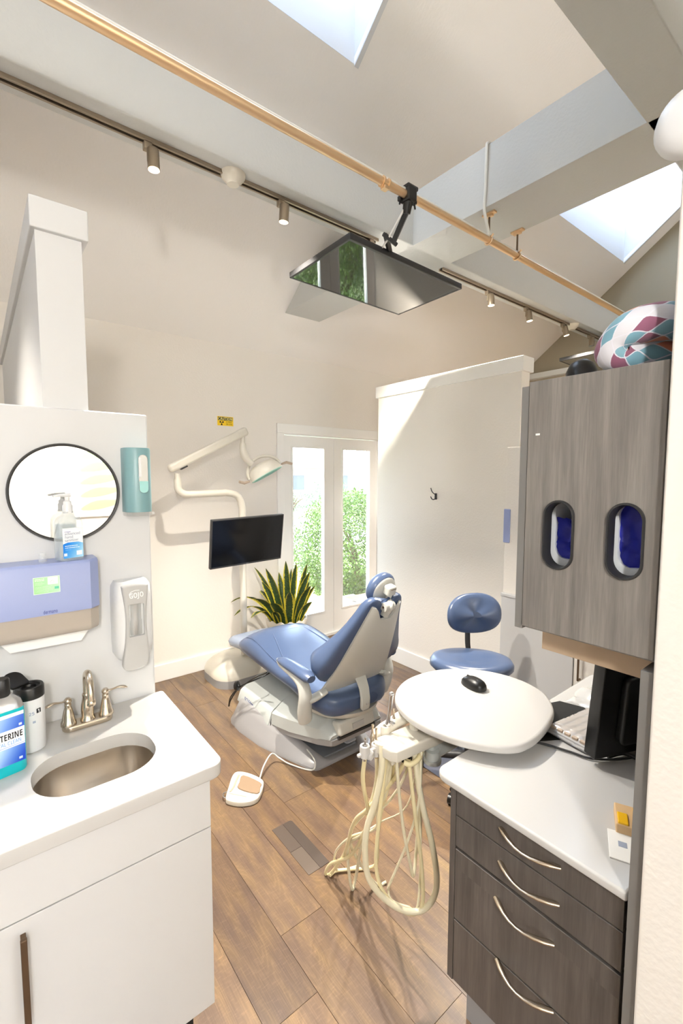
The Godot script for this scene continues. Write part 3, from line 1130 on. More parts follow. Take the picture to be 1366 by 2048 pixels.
func chair() -> void:
	var cx := 1.635
	var bx := 1.615
	var o := thing("dental_chair", "blue dental chair with a pale grey back shell, reclined in the middle of the room", "dental chair", V(bx, 0, -2.3))
	# base: a tray between two flanks that sink towards the head end
	var m := MB.new()
	var rows := []
	for q in [[-2.80, 1.30, 0.02, 0.02], [-2.795, 1.27, 0.115, 0.10], [-2.75, 1.252, 0.150, 0.12], [-2.62, 1.247, 0.158, 0.12], [-2.40, 1.272, 0.145, 0.10], [-2.28, 1.305, 0.118, 0.03], [-2.18, 1.335, 0.086, 0.024], [-2.08, 1.368, 0.050, 0.023], [-2.02, 1.388, 0.030, 0.022], [-1.992, 1.410, 0.022, 0.020], [-1.985, 1.43, 0.014, 0.014], [-1.985, 1.43, 0.0, 0.0]]:
		var xl: float = q[1]
		var h: float = q[2]
		var pan: float = q[3]
		var ln := PackedVector3Array()
		for s in [1.0, -1.0]:
			var side := [V(xl, 0, q[0]), V(xl + 0.002, minf(0.012, h), q[0]), V(xl + 0.022, h * 0.32, q[0]), V(xl + 0.048, h * 0.72, q[0]), V(xl + 0.068, h * 0.95, q[0]), V(xl + 0.082, h, q[0]), V(xl + 0.098, h * 0.97, q[0]), V(xl + 0.106, lerpf(pan, h, 0.5), q[0]), V(xl + 0.112, pan, q[0])]
			if s < 0:
				side.reverse()
				for i in side.size(): side[i].x = 2 * bx - side[i].x
			for p in side: ln.append(p)
		rows.append(ln)
	m.grid(rows, false, false, 0.55, true)
	part(m, "base", M["base_grey"], o)
	m = MB.new()
	m.prism(PackedVector2Array([Vector2(1.44, 2.38), Vector2(1.79, 2.38), Vector2(1.735, 2.03), Vector2(1.495, 2.03)]), 0.018, 0.030, lay(0), 0.004)
	part(m, "floor_pan", M["floor_pan"], o)
	m = MB.new()
	m.prism(rrect(1.675, 2.045, 1.765, 2.15, [0.015, 0.02, 0.004, 0.004]), 0.026, 0.036, lay(0), 0.003)
	part(m, "access_cover", M["gloss_white"], o)
	# housing of the lift at the foot end
	m = MB.new()
	rows = []
	for q in [[-2.815, 0.93, 0.6], [-2.80, 1.0, 0.93], [-2.70, 1.0, 1.0], [-2.40, 0.985, 1.06], [-2.388, 0.978, 1.06]]:
		var ln := PackedVector3Array()
		for p in [[0.292, 0.118], [0.290, 0.126], [0.268, 0.188], [0.255, 0.200], [0.14, 0.262], [0.10, 0.268], [-0.10, 0.268], [-0.14, 0.262], [-0.255, 0.200], [-0.268, 0.188], [-0.290, 0.126], [-0.292, 0.118]]:
			ln.append(V(bx + p[0] * q[1], 0.118 + (p[1] - 0.118) * q[2], q[0]))
		rows.append(ln)
	m.loft(rows, 0.6, true, true, true)
	var hs := part(m, "lift_housing", M["housing"], o)
	var sd := Basis(V(0, 0, 1), V(0.33, 0.944, 0).normalized(), V(0, 0, 1).cross(V(0.33, 0.944, 0).normalized()))
	text("DCI Edge", 0.022, M["ink_blue"], hs, V(bx - 0.279, 0.158, -2.66), sd, "lettering", false)
	m = MB.new()
	rows = []
	for q in [[-2.385, 0.97, 1.05], [-2.375, 0.97, 1.05]]:
		var ln := PackedVector3Array()
		for p in [[0.286, 0.118], [0.262, 0.188], [0.249, 0.198], [0.14, 0.258], [-0.14, 0.258], [-0.249, 0.198], [-0.262, 0.188], [-0.286, 0.118]]:
			ln.append(V(bx + p[0] * q[1], 0.118 + (p[1] - 0.118) * q[2], q[0]))
		rows.append(ln)
	m.loft(rows, 0.6, true, true, true)
	part(m, "gasket", M["charcoal"], o)
	# lift arm towards the head end
	m = MB.new()
	rows = []
	for q in [[-2.376, 0.272, 0.128, 0.196, 0.278, 0.145], [-2.2, 0.252, 0.150, 0.222, 0.290, 0.15], [-1.965, 0.222, 0.205, 0.262, 0.300, 0.16], [-1.945, 0.212, 0.212, 0.262, 0.298, 0.155], [-1.885, 0.190, 0.222, 0.232, 0.240, 0.15]]:
		var ln := PackedVector3Array()
		for s in [1.0, -1.0]:
			var side := [V(bx + q[5] * s, q[4], q[0]), V(bx + (q[1] - 0.016) * s, q[3] + 0.006, q[0]), V(bx + (q[1] - 0.006) * s, q[3] - 0.002, q[0]), V(bx + q[1] * s, q[2], q[0])]
			if s < 0: side.reverse()
			for p in side: ln.append(p)
		rows.append(ln)
	m.loft(rows, 0.75, true, true, true)
	part(m, "lift_arm", M["housing"], o)
	m = MB.new()
	rows = []
	for q in [[-2.36, 0.262, 0.085, 0.130], [-2.2, 0.246, 0.105, 0.152], [-1.96, 0.218, 0.160, 0.207], [-1.90, 0.198, 0.172, 0.220], [-1.878, 0.180, 0.182, 0.215]]:
		var ln := PackedVector3Array()
		for p in [[1.0, 1.0], [1.0, 0.3], [0.86, 0.0], [-0.86, 0.0], [-1.0, 0.3], [-1.0, 1.0]]: ln.append(V(bx + q[1] * p[0], lerpf(q[2], q[3], p[1]), q[0]))
		rows.append(ln)
	m.loft(rows, 0.75, true, true, true)
	part(m, "arm_underside", M["shell_grey"], o)
	m = MB.new()
	m.rbox(V(bx - 0.01, 0.262, -1.90), V(0.26, 0.075, 0.07), 0.014, Basis(Vector3.RIGHT, deg_to_rad(-12)))
	var fp := part(m, "end_cap", M["shell"], o)
	m = MB.new()
	m.rbox(V(bx - 0.005, 0.263, -1.864), V(0.085, 0.030, 0.006), 0.005, Basis(Vector3.RIGHT, deg_to_rad(-12)))
	part(m, "name_plate", M["soap_grey"], fp)
	m = MB.new()
	m.rbox(V(bx - 0.005, 0.216, -1.884), V(0.27, 0.016, 0.03), 0.004)
	part(m, "seam", M["charcoal"], o)
	# swivel dish and lower seat frame
	m = MB.new()
	m.lathe([Vector2(0.10, 0.285), Vector2(0.19, 0.300), Vector2(0.225, 0.325), Vector2(0.228, 0.345), Vector2(0.10, 0.36)], Transform3D(Basis.from_scale(V(1.0, 1, 1.0)), V(cx, 0, -2.06)), 36)
	part(m, "swivel_dish", M["shell"], o)
	# seat and leg cushion
	m = MB.new()
	m.loft(lerp_rings([[-2.905, 0.225, 0.43, 0.485, 0.50], [-2.885, 0.255, 0.425, 0.497, 0.525], [-2.82, 0.268, 0.42, 0.520, 0.565], [-2.72, 0.275, 0.42, 0.535, 0.590], [-2.58, 0.277, 0.415, 0.522, 0.572], [-2.40, 0.276, 0.41, 0.492, 0.528], [-2.20, 0.274, 0.405, 0.470, 0.488], [-2.04, 0.268, 0.37, 0.458, 0.470], [-1.93, 0.240, 0.345, 0.452, 0.462], [-1.865, 0.18, 0.35, 0.440, 0.452], [-1.838, 0.10, 0.37, 0.425, 0.435]], cx), 0.5, true, true, true)
	var seat := part(m, "seat_cushion", M["vinyl"], o)
	# seams sewn on the seat
	var top := func(x: float, z: float) -> Vector3:
		var ks := [[-2.905, 0.225, 0.485, 0.50], [-2.82, 0.268, 0.520, 0.565], [-2.72, 0.275, 0.535, 0.590], [-2.58, 0.277, 0.522, 0.572], [-2.40, 0.276, 0.492, 0.528], [-2.20, 0.274, 0.470, 0.488], [-1.9, 0.26, 0.455, 0.465]]
		var i := 0
		while i < ks.size() - 2 and z > ks[i + 1][0]: i += 1
		var t := clampf((z - ks[i][0]) / (ks[i + 1][0] - ks[i][0]), 0, 1)
		var w := lerpf(ks[i][1], ks[i + 1][1], t)
		var e := lerpf(ks[i][2], ks[i + 1][2], t)
		var c := lerpf(ks[i][3], ks[i + 1][3], t)
		var u := absf(x - cx) / w
		var y := lerpf(c, lerpf(c, e, 0.06), u / 0.35) if u < 0.35 else (lerpf(lerpf(c, e, 0.06), lerpf(c, e, 0.35), (u - 0.35) / 0.33) if u < 0.68 else lerpf(lerpf(c, e, 0.35), e, (u - 0.68) / 0.3))
		return V(x, y + 0.001, z)
	m = MB.new()
	for seg in [[[-0.11, -2.66], [0.14, -2.66], [0.19, -2.40], [0.19, -2.20]], [[-0.11, -2.66], [-0.19, -2.40], [-0.19, -2.20]], [[-0.225, -2.84], [-0.240, -2.5], [-0.240, -2.15]], [[0.225, -2.84], [0.240, -2.5], [0.240, -2.15]]]:
		var pts := PackedVector3Array()
		for i in seg.size() - 1:
			for k in 9:
				var t := k / 8.0
				pts.append(top.call(cx + lerpf(seg[i][0], seg[i + 1][0], t), lerpf(seg[i][1], seg[i + 1][1], t)))
		m.tube(pts, 0.0035 if absf(seg[0][0]) < 0.2 else 0.0018, 6)
	part(m, "piping", M["vinyl"], seat)
	m = MB.new()
	m.loft(lerp_rings([[-3.245, 0.10, 0.385, 0.40, 0.405], [-3.235, 0.145, 0.365, 0.405, 0.412], [-3.20, 0.19, 0.36, 0.415, 0.425], [-3.10, 0.212, 0.372, 0.438, 0.452], [-2.95, 0.225, 0.40, 0.470, 0.488], [-2.86, 0.235, 0.42, 0.485, 0.505]], cx), 0.5, true, true, true)
	var foot := part(m, "foot_cushion", M["vinyl"], o)
	m = MB.new()
	m.loft(lerp_rings([[-3.165, 0.2035, 0.359, 0.427, 0.439], [-3.10, 0.2155, 0.370, 0.441, 0.455], [-2.95, 0.2285, 0.398, 0.473, 0.491], [-2.885, 0.236, 0.412, 0.485, 0.504]], cx), 0.5, false, false, true)
	part(m, "plastic_sleeve", M["vinyl_cover"], foot, "clear glossy plastic sleeve over the foot cushion")
	# back rest: v runs up along the reclined back, d is the way the back faces
	var B0 := V(1.655, 0.435, -1.975)
	var up := V(0, 0.888, 0.46).normalized()
	var fr := V(0, 0.46, -0.888).normalized()
	m = MB.new()
	rows = []
	# cushion, wide wings at the waist and narrow shoulders
	var prof := [[0.10, 0.225, 0.0], [0.125, 0.268, 0.035], [0.17, 0.288, 0.06], [0.23, 0.286, 0.075], [0.30, 0.262, 0.072], [0.38, 0.224, 0.062], [0.46, 0.186, 0.052], [0.54, 0.154, 0.046], [0.60, 0.134, 0.042], [0.635, 0.112, 0.032], [0.648, 0.085, 0.014]]
	for s in curve([V(0.10, 0.225, 0), V(0.125, 0.268, 0.035), V(0.17, 0.300, 0.066), V(0.23, 0.298, 0.080), V(0.30, 0.262, 0.072), V(0.38, 0.224, 0.062), V(0.46, 0.186, 0.052), V(0.54, 0.154, 0.046), V(0.60, 0.134, 0.042), V(0.635, 0.112, 0.032), V(0.648, 0.085, 0.014)], 3):
		var vv: float = s.x
		var w: float = s.y
		var th: float = s.z
		var ln := PackedVector3Array()
		var wing := clampf((0.40 - vv) / 0.3, 0, 1)
		for p in [[0.0, 1.0], [0.45, 1.0 + 0.15 * wing], [0.78, 1.12 + 0.55 * wing], [0.93, 1.05 + 0.60 * wing], [1.0, 0.55 + 0.45 * wing], [0.985, 0.1], [0.9, -0.18], [0.5, -0.22], [0.0, -0.22], [-0.5, -0.22], [-0.9, -0.18], [-0.985, 0.1], [-1.0, 0.55 + 0.45 * wing], [-0.93, 1.05 + 0.60 * wing], [-0.78, 1.12 + 0.55 * wing], [-0.45, 1.0 + 0.15 * wing]]:
			var dip := 0.0
			if vv > 0.60: dip = 0.075 * maxf(0.0, 1.0 - absf(p[0]) * w / 0.055) * (vv - 0.60) / 0.048
			ln.append(B0 + up * (vv - dip) + V(p[0] * w, 0, 0) + fr * (0.012 + th * p[1]))
		rows.append(ln)
	m.loft(rows, 0.2, true, true, false)
	var bc := part(m, "back_cushion", M["vinyl"], o)
	m = MB.new()
	for s in [-1.0, 1.0]:
		var pts := []
		for q in [[0.16, 0.235, 0.098], [0.26, 0.225, 0.098], [0.38, 0.172, 0.075], [0.5, 0.128, 0.060], [0.6, 0.095, 0.052]]: pts.append(B0 + up * q[0] + V(q[1] * s, 0, 0) + fr * (q[2] + 0.006))
		m = MB.new()
		m.tube(curve(pts, 5), 0.002, 6)
		part(m, "seam", M["vinyl"], bc)
	# pale back shell
	m = MB.new()
	rows = []
	var inner := []
	for i in 15:
		var s := i / 14.0
		var a := PackedVector3Array()
		var b := PackedVector3Array()
		for j in 21:
			var u := j / 20.0 * 2.0 - 1.0
			var wv := lerpf(0.240, 0.103, pow(s, 0.92))
			var vtop := 0.612 - 0.075 * (1.0 - smoothstep(0.28, 0.85, absf(u)))
			var vbot := 0.035 + 0.028 * (1.0 - u * u)
			var vv := lerpf(vbot, vtop, s)
			var bow := -0.034 + 0.030 * pow(absf(u), 3.0) - 0.010 * sin(s * PI)
			a.append(B0 + up * vv + V(u * wv, 0, 0) + fr * bow)
			b.append(B0 + up * vv + V(u * wv * 0.985, 0, 0) + fr * (bow + 0.014))
		rows.append(a)
		inner.append(b)
	m.grid(rows, false, false, 0.4, false)
	m.grid(inner, false, false, 0.4, true)
	for e in [0, 14]:
		var rim := [inner[e], rows[e]] if e == 0 else [rows[e], inner[e]]
		m.grid(rim, false, false, 0.4, false)
	for e in [0, 20]:
		var l0 := PackedVector3Array()
		var l1 := PackedVector3Array()
		for i in 15:
			l0.append(rows[i][e])
			l1.append(inner[i][e])
		m.grid([l0, l1] if e == 0 else [l1, l0], false, false, 0.4, true)
	var shell := part(m, "back_shell", M["shell"], o)
	# strap that joins shell and seat
	m = MB.new()
	rows = []
	for q in [[V(1.662, 0.560, -1.905), 0.050], [V(1.655, 0.520, -1.905), 0.040], [V(1.638, 0.470, -1.850), 0.034], [V(1.624, 0.425, -1.822), 0.031], [V(1.614, 0.385, -1.812), 0.030], [V(1.612, 0.372, -1.814), 0.025]]:
		var ln := PackedVector3Array()
		for p in [[1, 0], [0.85, -0.010], [-0.85, -0.010], [-1, 0], [-0.85, 0.014], [0.85, 0.014]]: ln.append(q[0] + V(q[1] * p[0], 0, 0) + V(0, 0.3, -0.95) * p[1])
		rows.append(ln)
	m.loft(rows, 0.7)
	part(m, "back_strap", M["shell"], shell)
	m = MB.new()
	m.rbox(V(1.626, 0.400, -1.803), V(0.024, 0.012, 0.006), 0.003)
	part(m, "latch", M["soap_grey"], shell)
	# head rest
	var hc := V(1.680, 1.040, -1.752)
	var hup := V(0, 0.955, 0.296).normalized()
	var hfr := V(-0.10, 0.30, -0.95).normalized()
	var hx := hup.cross(hfr).normalized() * -1.0
	m = MB.new()
	rows = []
	for q in [[-0.012, 0.86], [0.0, 0.97], [0.014, 1.0], [0.028, 0.97], [0.042, 0.86], [0.050, 0.65], [0.054, 0.3]]:
		var ln := PackedVector3Array()
		for j in 36:
			var a := TAU * j / 36
			ln.append(hc + hx * cos(a) * 0.101 * q[1] + hup * sin(a) * (0.092 if sin(a) > 0 else 0.088) * q[1] + hfr * q[0])
		rows.append(ln)
	m.loft(rows, 0.3)
	var head := part(m, "head_cushion", M["vinyl"], o)
	m = MB.new()
	rows = []
	for q in [[-0.010, 0.90], [-0.018, 0.86], [-0.024, 0.70], [-0.028, 0.3]]:
		var ln := PackedVector3Array()
		for j in 36:
			var a := TAU * j / 36
			ln.append(hc + hx * cos(a) * 0.097 * q[1] + hup * sin(a) * 0.086 * q[1] + hfr * q[0])
		rows.append(ln)
	m.loft(rows, 0.3, false, true, true)
	part(m, "head_plate", M["shell"], head)
	m = MB.new()
	var hb := Basis(hx, hup, hx.cross(hup))
	m.rbox(hc + hup * 0.022 - hfr * 0.046, V(0.062, 0.054, 0.050), 0.012, hb)
	var n0 := B0 + V(0.004, 0, 0) + up * 0.560 - fr * 0.012
	m.tube(curve([hc + hup * 0.01 - hfr * 0.046, hc - hup * 0.035 - hfr * 0.050, n0 + up * 0.06 - fr * 0.010, n0 + up * 0.03, n0 - up * 0.02 + fr * 0.004], 4), [0.026, 0.024, 0.022, 0.021, 0.0205, 0.020, 0.020, 0.021, 0.023, 0.025, 0.027, 0.028, 0.029, 0.028, 0.027, 0.026, 0.025], 10, true, 0.55)
	m.rod(n0 + up * 0.045 + V(-0.034, 0, 0), n0 + up * 0.045 + V(0.034, 0, 0), 0.024, 18)
	part(m, "head_arm", M["shell"], head)
	m = MB.new()
	m.rbox(hc + hup * 0.036 - hfr * 0.0715, V(0.040, 0.003, 0.003), 0.001, hb)
	part(m, "release_slot", M["bronze"], head)
	m = MB.new()
	m.rod(n0 + up * 0.045 + V(-0.0362, 0, 0), n0 + up * 0.045 + V(-0.033, 0, 0), 0.006, 12)
	part(m, "pivot_pin", M["bronze"], head)
	# arm rests
	for s in [-1.0, 1.0]:
		var ax: float = cx + (0.285 if s > 0 else -0.315)
		m = MB.new()
		rows = []
		for q in [[-2.235, 0.010, 0.588, 0.596], [-2.225, 0.022, 0.580, 0.606], [-2.18, 0.034, 0.574, 0.616], [-2.10, 0.040, 0.570, 0.622], [-2.0, 0.042, 0.566, 0.622], [-1.93, 0.040, 0.562, 0.616], [-1.905, 0.026, 0.568, 0.604]]:
			var ln := PackedVector3Array()
			for j in 14:
				var a := TAU * j / 14
				ln.append(V(ax + cos(a) * q[1], (q[2] + q[3]) / 2 + sin(a) * (q[3] - q[2]) / 2, q[0]))
			rows.append(ln)
		m.loft(rows, 0.3, true, true, false)
		var pad := part(m, "arm_pad", M["vinyl"], o)
		m = MB.new()
		m.tube(curve([V(ax, 0.588, -2.250), V(ax, 0.572, -2.20), V(ax, 0.560, -2.08), V(ax + s * 0.004, 0.540, -1.99), V(ax + s * 0.006, 0.48, -1.955), V(ax + s * 0.004, 0.40, -1.965), V(ax - s * 0.012, 0.325, -1.985)], 5), [0.008, 0.012, 0.016, 0.019, 0.021, 0.023, 0.025, 0.027, 0.028, 0.029, 0.030, 0.031, 0.032, 0.033, 0.034, 0.034, 0.035, 0.035, 0.036, 0.037, 0.038, 0.039, 0.040, 0.040, 0.041, 0.042, 0.042, 0.042, 0.042, 0.042, 0.040], 12, true, 0.72)
		m.tube(curve([V(ax - s * 0.01, 0.45, -1.955), V(ax - s * 0.06, 0.46, -1.945), V(cx + s * 0.20, 0.485, -1.93)], 4), [0.034, 0.034, 0.034, 0.033, 0.032, 0.031, 0.030, 0.029, 0.028], 10, true, 0.5)
		part(m, "arm_bracket", M["shell"], pad)
	# foot control
	var fc := thing("foot_control", "cream foot pedal with a tan rubber plate on the wood floor", "foot pedal", V(1.01, 0, -2.1))
	var outl := []
	for p in [[0.906, -2.050], [0.955, -1.990], [1.031, -1.969], [1.108, -2.045], [1.117, -2.093], [1.088, -2.172], [1.046, -2.222], [1.008, -2.210], [0.950, -2.135], [0.914, -2.085]]: outl.append(Vector2(p[0], -p[1]))
	m = MB.new()
	m.prism(curve2(outl, 4), 0.002, 0.030, lay(0), 0.006)
	var fb := part(m, "body", M["ivory"], fc)
	m = MB.new()
	m.prism(curve2([Vector2(0.984, 2.085), Vector2(1.008, 2.126), Vector2(1.050, 2.166), Vector2(1.094, 2.056), Vector2(1.078, 2.026), Vector2(1.042, 1.992)], 3), 0.029, 0.037, lay(0), 0.003)
	part(m, "pedal_plate", M["rubber_tan"], fc)
	m = MB.new()
	m.tube(curve([V(1.036, 0.0305, -2.188), V(1.0, 0.0305, -2.150), V(0.972, 0.0305, -2.118), V(0.94, 0.0305, -2.094)], 4), 0.006, 8, true, 0.4)
	m.tube(curve([V(0.93, 0.0305, -2.09), V(0.960, 0.0305, -2.05), V(0.99, 0.0305, -2.010)], 4), 0.003, 6, true, 0.4)
	part(m, "groove", M["ivory_dark"], fb)
	m = MB.new()
	m.tube(curve([V(0.935, 0.018, -2.12), V(0.915, 0.020, -2.118), V(0.905, 0.020, -2.095), V(0.912, 0.018, -2.078)], 4), 0.003, 8)
	part(m, "hang_loop", M["chrome"], fc)
	m = MB.new()
	m.tube(curve([V(1.113, 0.020, -2.10), V(1.17, 0.045, -2.155), V(1.245, 0.062, -2.20), V(1.285, 0.030, -2.185), V(1.32, 0.010, -2.12), V(1.385, 0.008, -2.005), V(1.41, 0.040, -2.00), V(1.425, 0.055, -2.06), V(1.435, 0.06, -2.16), V(1.44, 0.08, -2.26), V(1.46, 0.09, -2.34)], 6), 0.0042, 8)
	part(m, "cord", M["cord_white"], fc)
	# cables by the lift housing
	var hub := thing("coiled_hose_plug", "round black plug with black cables leaning by the chair housing", "cable plug", V(1.30, 0.2, -2.80))
	m = MB.new()
	var db := Basis(V(0.70, 0.05, 0.71).normalized(), V(0, 1, 0), V(-0.71, 0, 0.70).normalized())
	db = Basis(Vector3.UP, deg_to_rad(40)) * Basis(Vector3.RIGHT, deg_to_rad(80))
	var hc2 := V(1.247, 0.300, -2.64)
	m.lathe([Vector2(0, -0.012), Vector2(0.026, -0.012), Vector2(0.030, -0.006), Vector2(0.030, 0.008), Vector2(0.024, 0.012), Vector2(0.010, 0.012), Vector2(0.008, 0.020), Vector2(0, 0.020)], Transform3D(db, hc2), 24)
	part(m, "plug_body", M["black"], hub)
	m = MB.new()
	m.tube(curve([V(1.33, 0.448, -2.40), V(1.31, 0.39, -2.50), V(1.27, 0.27, -2.66), V(1.25, 0.17, -2.74), V(1.262, 0.10, -2.80)], 6), 0.0042, 8)
	m.tube(curve([V(1.45, 0.405, -2.50), V(1.38, 0.385, -2.50), V(1.32, 0.36, -2.53), V(1.262, 0.30, -2.62), V(1.24, 0.20, -2.72), V(1.26, 0.10, -2.80), V(1.264, 0.098, -2.80)], 6), 0.0042, 8)
	part(m, "cable", M["black"], hub)

func lamp_post() -> void:
	var z := -3.32
	var px := 1.637
	var o := thing("dental_lamp", "cream dental lamp on a tall post with a jointed arm before the back wall", "dental lamp", V(px, 0, z))
	var m := MB.new()
	var rows := []
	var c := V(1.63, 0, -3.41)
	for q in [[0.0, 1.0], [0.062, 1.0]]:
		var ln := PackedVector3Array()
		for p in rrect(-0.255, -0.22, 0.255, 0.22, [0.14]): ln.append(c + V(p.x * q[1], q[0], -p.y * q[1]))
		rows.append(ln)
	m.loft(rows, 0.5)
	part(m, "plinth", M["shell_grey"], o)
	m = MB.new()
	rows = []
	for q in [[0.062, 1.0], [0.085, 0.99], [0.12, 0.92], [0.155, 0.78], [0.18, 0.60], [0.19, 0.40]]:
		var ln := PackedVector3Array()
		for p in rrect(-0.255, -0.22, 0.255, 0.22, [0.14]): ln.append(c + V(p.x * q[1], q[0], -p.y * q[1]))
		rows.append(ln)
	m.loft(rows, 0.3)
	part(m, "cover", M["ivory"], o)
	m = MB.new()
	m.tube(curve([V(px, 0.2, z), V(px, 0.9, z), V(px, 1.287, z), V(px, 1.401, z), V(1.600, 1.489, z), V(1.512, 1.518, z), V(1.452, 1.517, z), V(1.245, 1.513, z), V(1.178, 1.517, z), V(1.139, 1.548, z), V(1.133, 1.598, z), V(1.133, 1.624, z)], 7), 0.0265, 16)
	part(m, "post", M["ivory"], o)
	m = MB.new()
	m.rod(V(1.133, 1.619, z), V(1.133, 1.666, z), 0.019, 16)
	part(m, "swivel", M["ivory"], o)
	# spring arm
	m = MB.new()
	var a := V(1.089, 1.702, z)
	var e := V(1.679, 2.001, z)
	var dir := (e - a).normalized()
	var nn := V(-dir.y, dir.x, 0)
	var ab := Basis(dir, nn, V(0, 0, 1))
	m.rbox((a + e) / 2, V((e - a).length() - 0.06, 0.062, 0.05), 0.018, ab, 3)
	m.rbox(e - dir * 0.04, V(0.10, 0.066, 0.054), 0.02, ab, 3)
	var arm := part(m, "spring_arm", M["ivory"], o)
	m = MB.new()
	m.rbox(a + dir * 0.022, V(0.085, 0.060, 0.052), 0.022, ab, 3)
	part(m, "end_cap", M["ivory"], arm)
	m = MB.new()
	m.rbox(a + dir * 0.085 - nn * 0.036, V(0.055, 0.012, 0.028), 0.003, ab)
	part(m, "joint_slot", M["charcoal"], arm)
	m = MB.new()
	m.tube(curve([V(1.652, 1.977, z), V(1.652, 1.899, z)], 2), 0.0185, 14)
	part(m, "drop_pin", M["ivory"], o)
	m = MB.new()
	m.tube(curve([V(1.652, 1.904, z), V(1.654, 1.847, z), V(1.676, 1.790, z), V(1.727, 1.743, z + 0.002)], 5), [0.024, 0.0265, 0.0265, 0.027, 0.028, 0.029, 0.030, 0.031, 0.031, 0.030, 0.029, 0.028, 0.027, 0.027, 0.027, 0.025], 14)
	part(m, "neck", M["ivory"], o)
	# yoke and head, tilted down to the chair
	var hc := V(1.836, 1.686, z + 0.02)
	var ax := V(0.86, 0.47, 0.20).normalized()       # along the long axis of the head
	var dn := V(0.45, -0.80, 0.36)
	dn = (dn - ax * dn.dot(ax)).normalized()           # the way the light shines
	var sdv := ax.cross(dn).normalized()
	m = MB.new()
	var yk := []
	for j in 15:
		var t := PI * j / 14.0
		yk.append(hc + ax * cos(t) * -0.145 - dn * sin(t) * 0.125)
	m.tube(PackedVector3Array(yk), 0.0125, 12)
	part(m, "yoke", M["ivory"], o)
	m = MB.new()
	rows = []
	for q in [[-0.075, 0.35], [-0.068, 0.62], [-0.045, 0.82], [-0.015, 0.95], [0.015, 1.0], [0.03, 0.99]]:
		var ln := PackedVector3Array()
		for j in 36:
			var t := TAU * j / 36
			ln.append(hc + ax * cos(t) * 0.142 * q[1] + sdv * sin(t) * 0.082 * q[1] + dn * q[0])
		rows.append(ln)
	m.loft(rows, 0.4, true, false, false)
	var head := part(m, "lamp_head", M["ivory"], o)
	m = MB.new()
	rows = []
	for q in [[0.022, 0.99], [0.034, 0.985], [0.036, 0.93], [0.026, 0.90]]:
		var ln := PackedVector3Array()
		for j in 36:
			var t := TAU * j / 36
			ln.append(hc + ax * cos(t) * 0.142 * q[1] + sdv * sin(t) * 0.082 * q[1] + dn * q[0])
		rows.append(ln)
	m.loft(rows, 0.6, false, true, false)
	part(m, "lens", M["lens"], head)
	m = MB.new()
	m.rbox(hc - dn * 0.07 + ax * 0.0, V(0.085, 0.012, 0.03), 0.004, Basis(ax, -dn, ax.cross(-dn)))
	part(m, "vent", M["ivory_dark"], head)
	for s in [-1.0, 1.0]:
		m = MB.new()
		var g0: Vector3 = hc + ax * s * 0.15 + dn * 0.012
		m.tube(PackedVector3Array([g0, g0 + ax * s * 0.03 + V(s * 0.02, 0, 0), g0 + V(s * 0.095, -0.004 if s < 0 else 0.004, 0.01)]), [0.008, 0.012, 0.011], 12)
		part(m, "handle", M["ivory_dark"], head)
	# monitor on the post
	var mc := V(1.467, 1.196, -2.88)
	var mb := Basis(V(0.999, 0.021, -0.035), V(-0.015, 0.985, 0.172), V(0.038, -0.171, 0.984)).orthonormalized()
	var xf := Transform3D(mb, mc)
	var mo := thing("monitor", "thin black monitor on the lamp post above the foot of the dental chair", "monitor", mc)
	m = MB.new()
	m.prism(rrect(-0.28, -0.171, 0.28, 0.171, [0.004]), -0.026, 0.0, xf, 0.003, [rrect(-0.272, -0.160, 0.272, 0.163, [0.0])])
	m.prism(rrect(-0.275, -0.166, 0.275, 0.166, [0.003]), -0.025, -0.005, xf)
	m.prism(rrect(-0.12, -0.10, 0.12, 0.10, [0.02]), -0.045, -0.024, xf, 0.008)
	var cs := part(m, "casing", M["charcoal"], mo)
	m = MB.new()
	m.prism(rrect(-0.2718, -0.1598, 0.2718, 0.1628, [0.0]), -0.005, -0.0015, xf)
	part(m, "screen", M["screen"], mo)
	text("DELL", 0.007, M["silver"], cs, xf * V(0, -0.1655, 0.0006), mb)
	m = MB.new()
	m.tube(PackedVector3Array([xf * V(0.0, 0.0, -0.044), V(1.55, 1.185, -3.10), V(px, 1.18, z + 0.02)]), 0.014, 10)
	m.rod(V(px, 1.15, z), V(px, 1.23, z), 0.034, 18)
	part(m, "mount_arm", M["ivory"], mo)
	# snake plant in a fluted pot
	var pc := V(2.115, 0, -3.44)
	var pot := thing("planter", "cream ceramic planter with a wavy rim beside the glass door", "plant pot", pc)
	m = MB.new()
	rows = []
	var pr := [[0.115, 0.0], [0.13, 0.01], [0.150, 0.15], [0.164, 0.27], [0.169, 0.315], [0.178, 0.328], [0.186, 0.366], [0.182, 0.384], [0.170, 0.384], [0.160, 0.33], [0.152, 0.30]]
	for i in pr.size():
		var ln := PackedVector3Array()
		for j in 64:
			var t := TAU * j / 64
			var wave := 0.0
			if i >= 5 and i <= 8: wave = cos(t * 13.0) * 0.010
			ln.append(pc + V(cos(t) * pr[i][0] * (1.0 + wave * 0.8), pr[i][1] + wave * (0.5 if i == 5 else 1.0), -sin(t) * pr[i][0] * (1.0 + wave * 0.8)))
		rows.append(ln)
	m.loft(rows, 0.4, true, false)
	part(m, "bowl", M["ceramic"], pot)
	m = MB.new()
	m.lathe([Vector2(0, 0.335), Vector2(0.158, 0.335), Vector2(0.158, 0.339), Vector2(0.08, 0.346), Vector2(0, 0.349)], Transform3D(Basis(), pc), 28)
	part(m, "soil", M["soil"], pot)
	var plant := thing("snake_plant", "snake plant with yellow-edged pointed leaves in the cream planter", "plant", pc + V(0, 0.345, 0))
	var rg := RandomNumberGenerator.new()
	rg.seed = 77
	var r2d := yaw_b(-38.57)
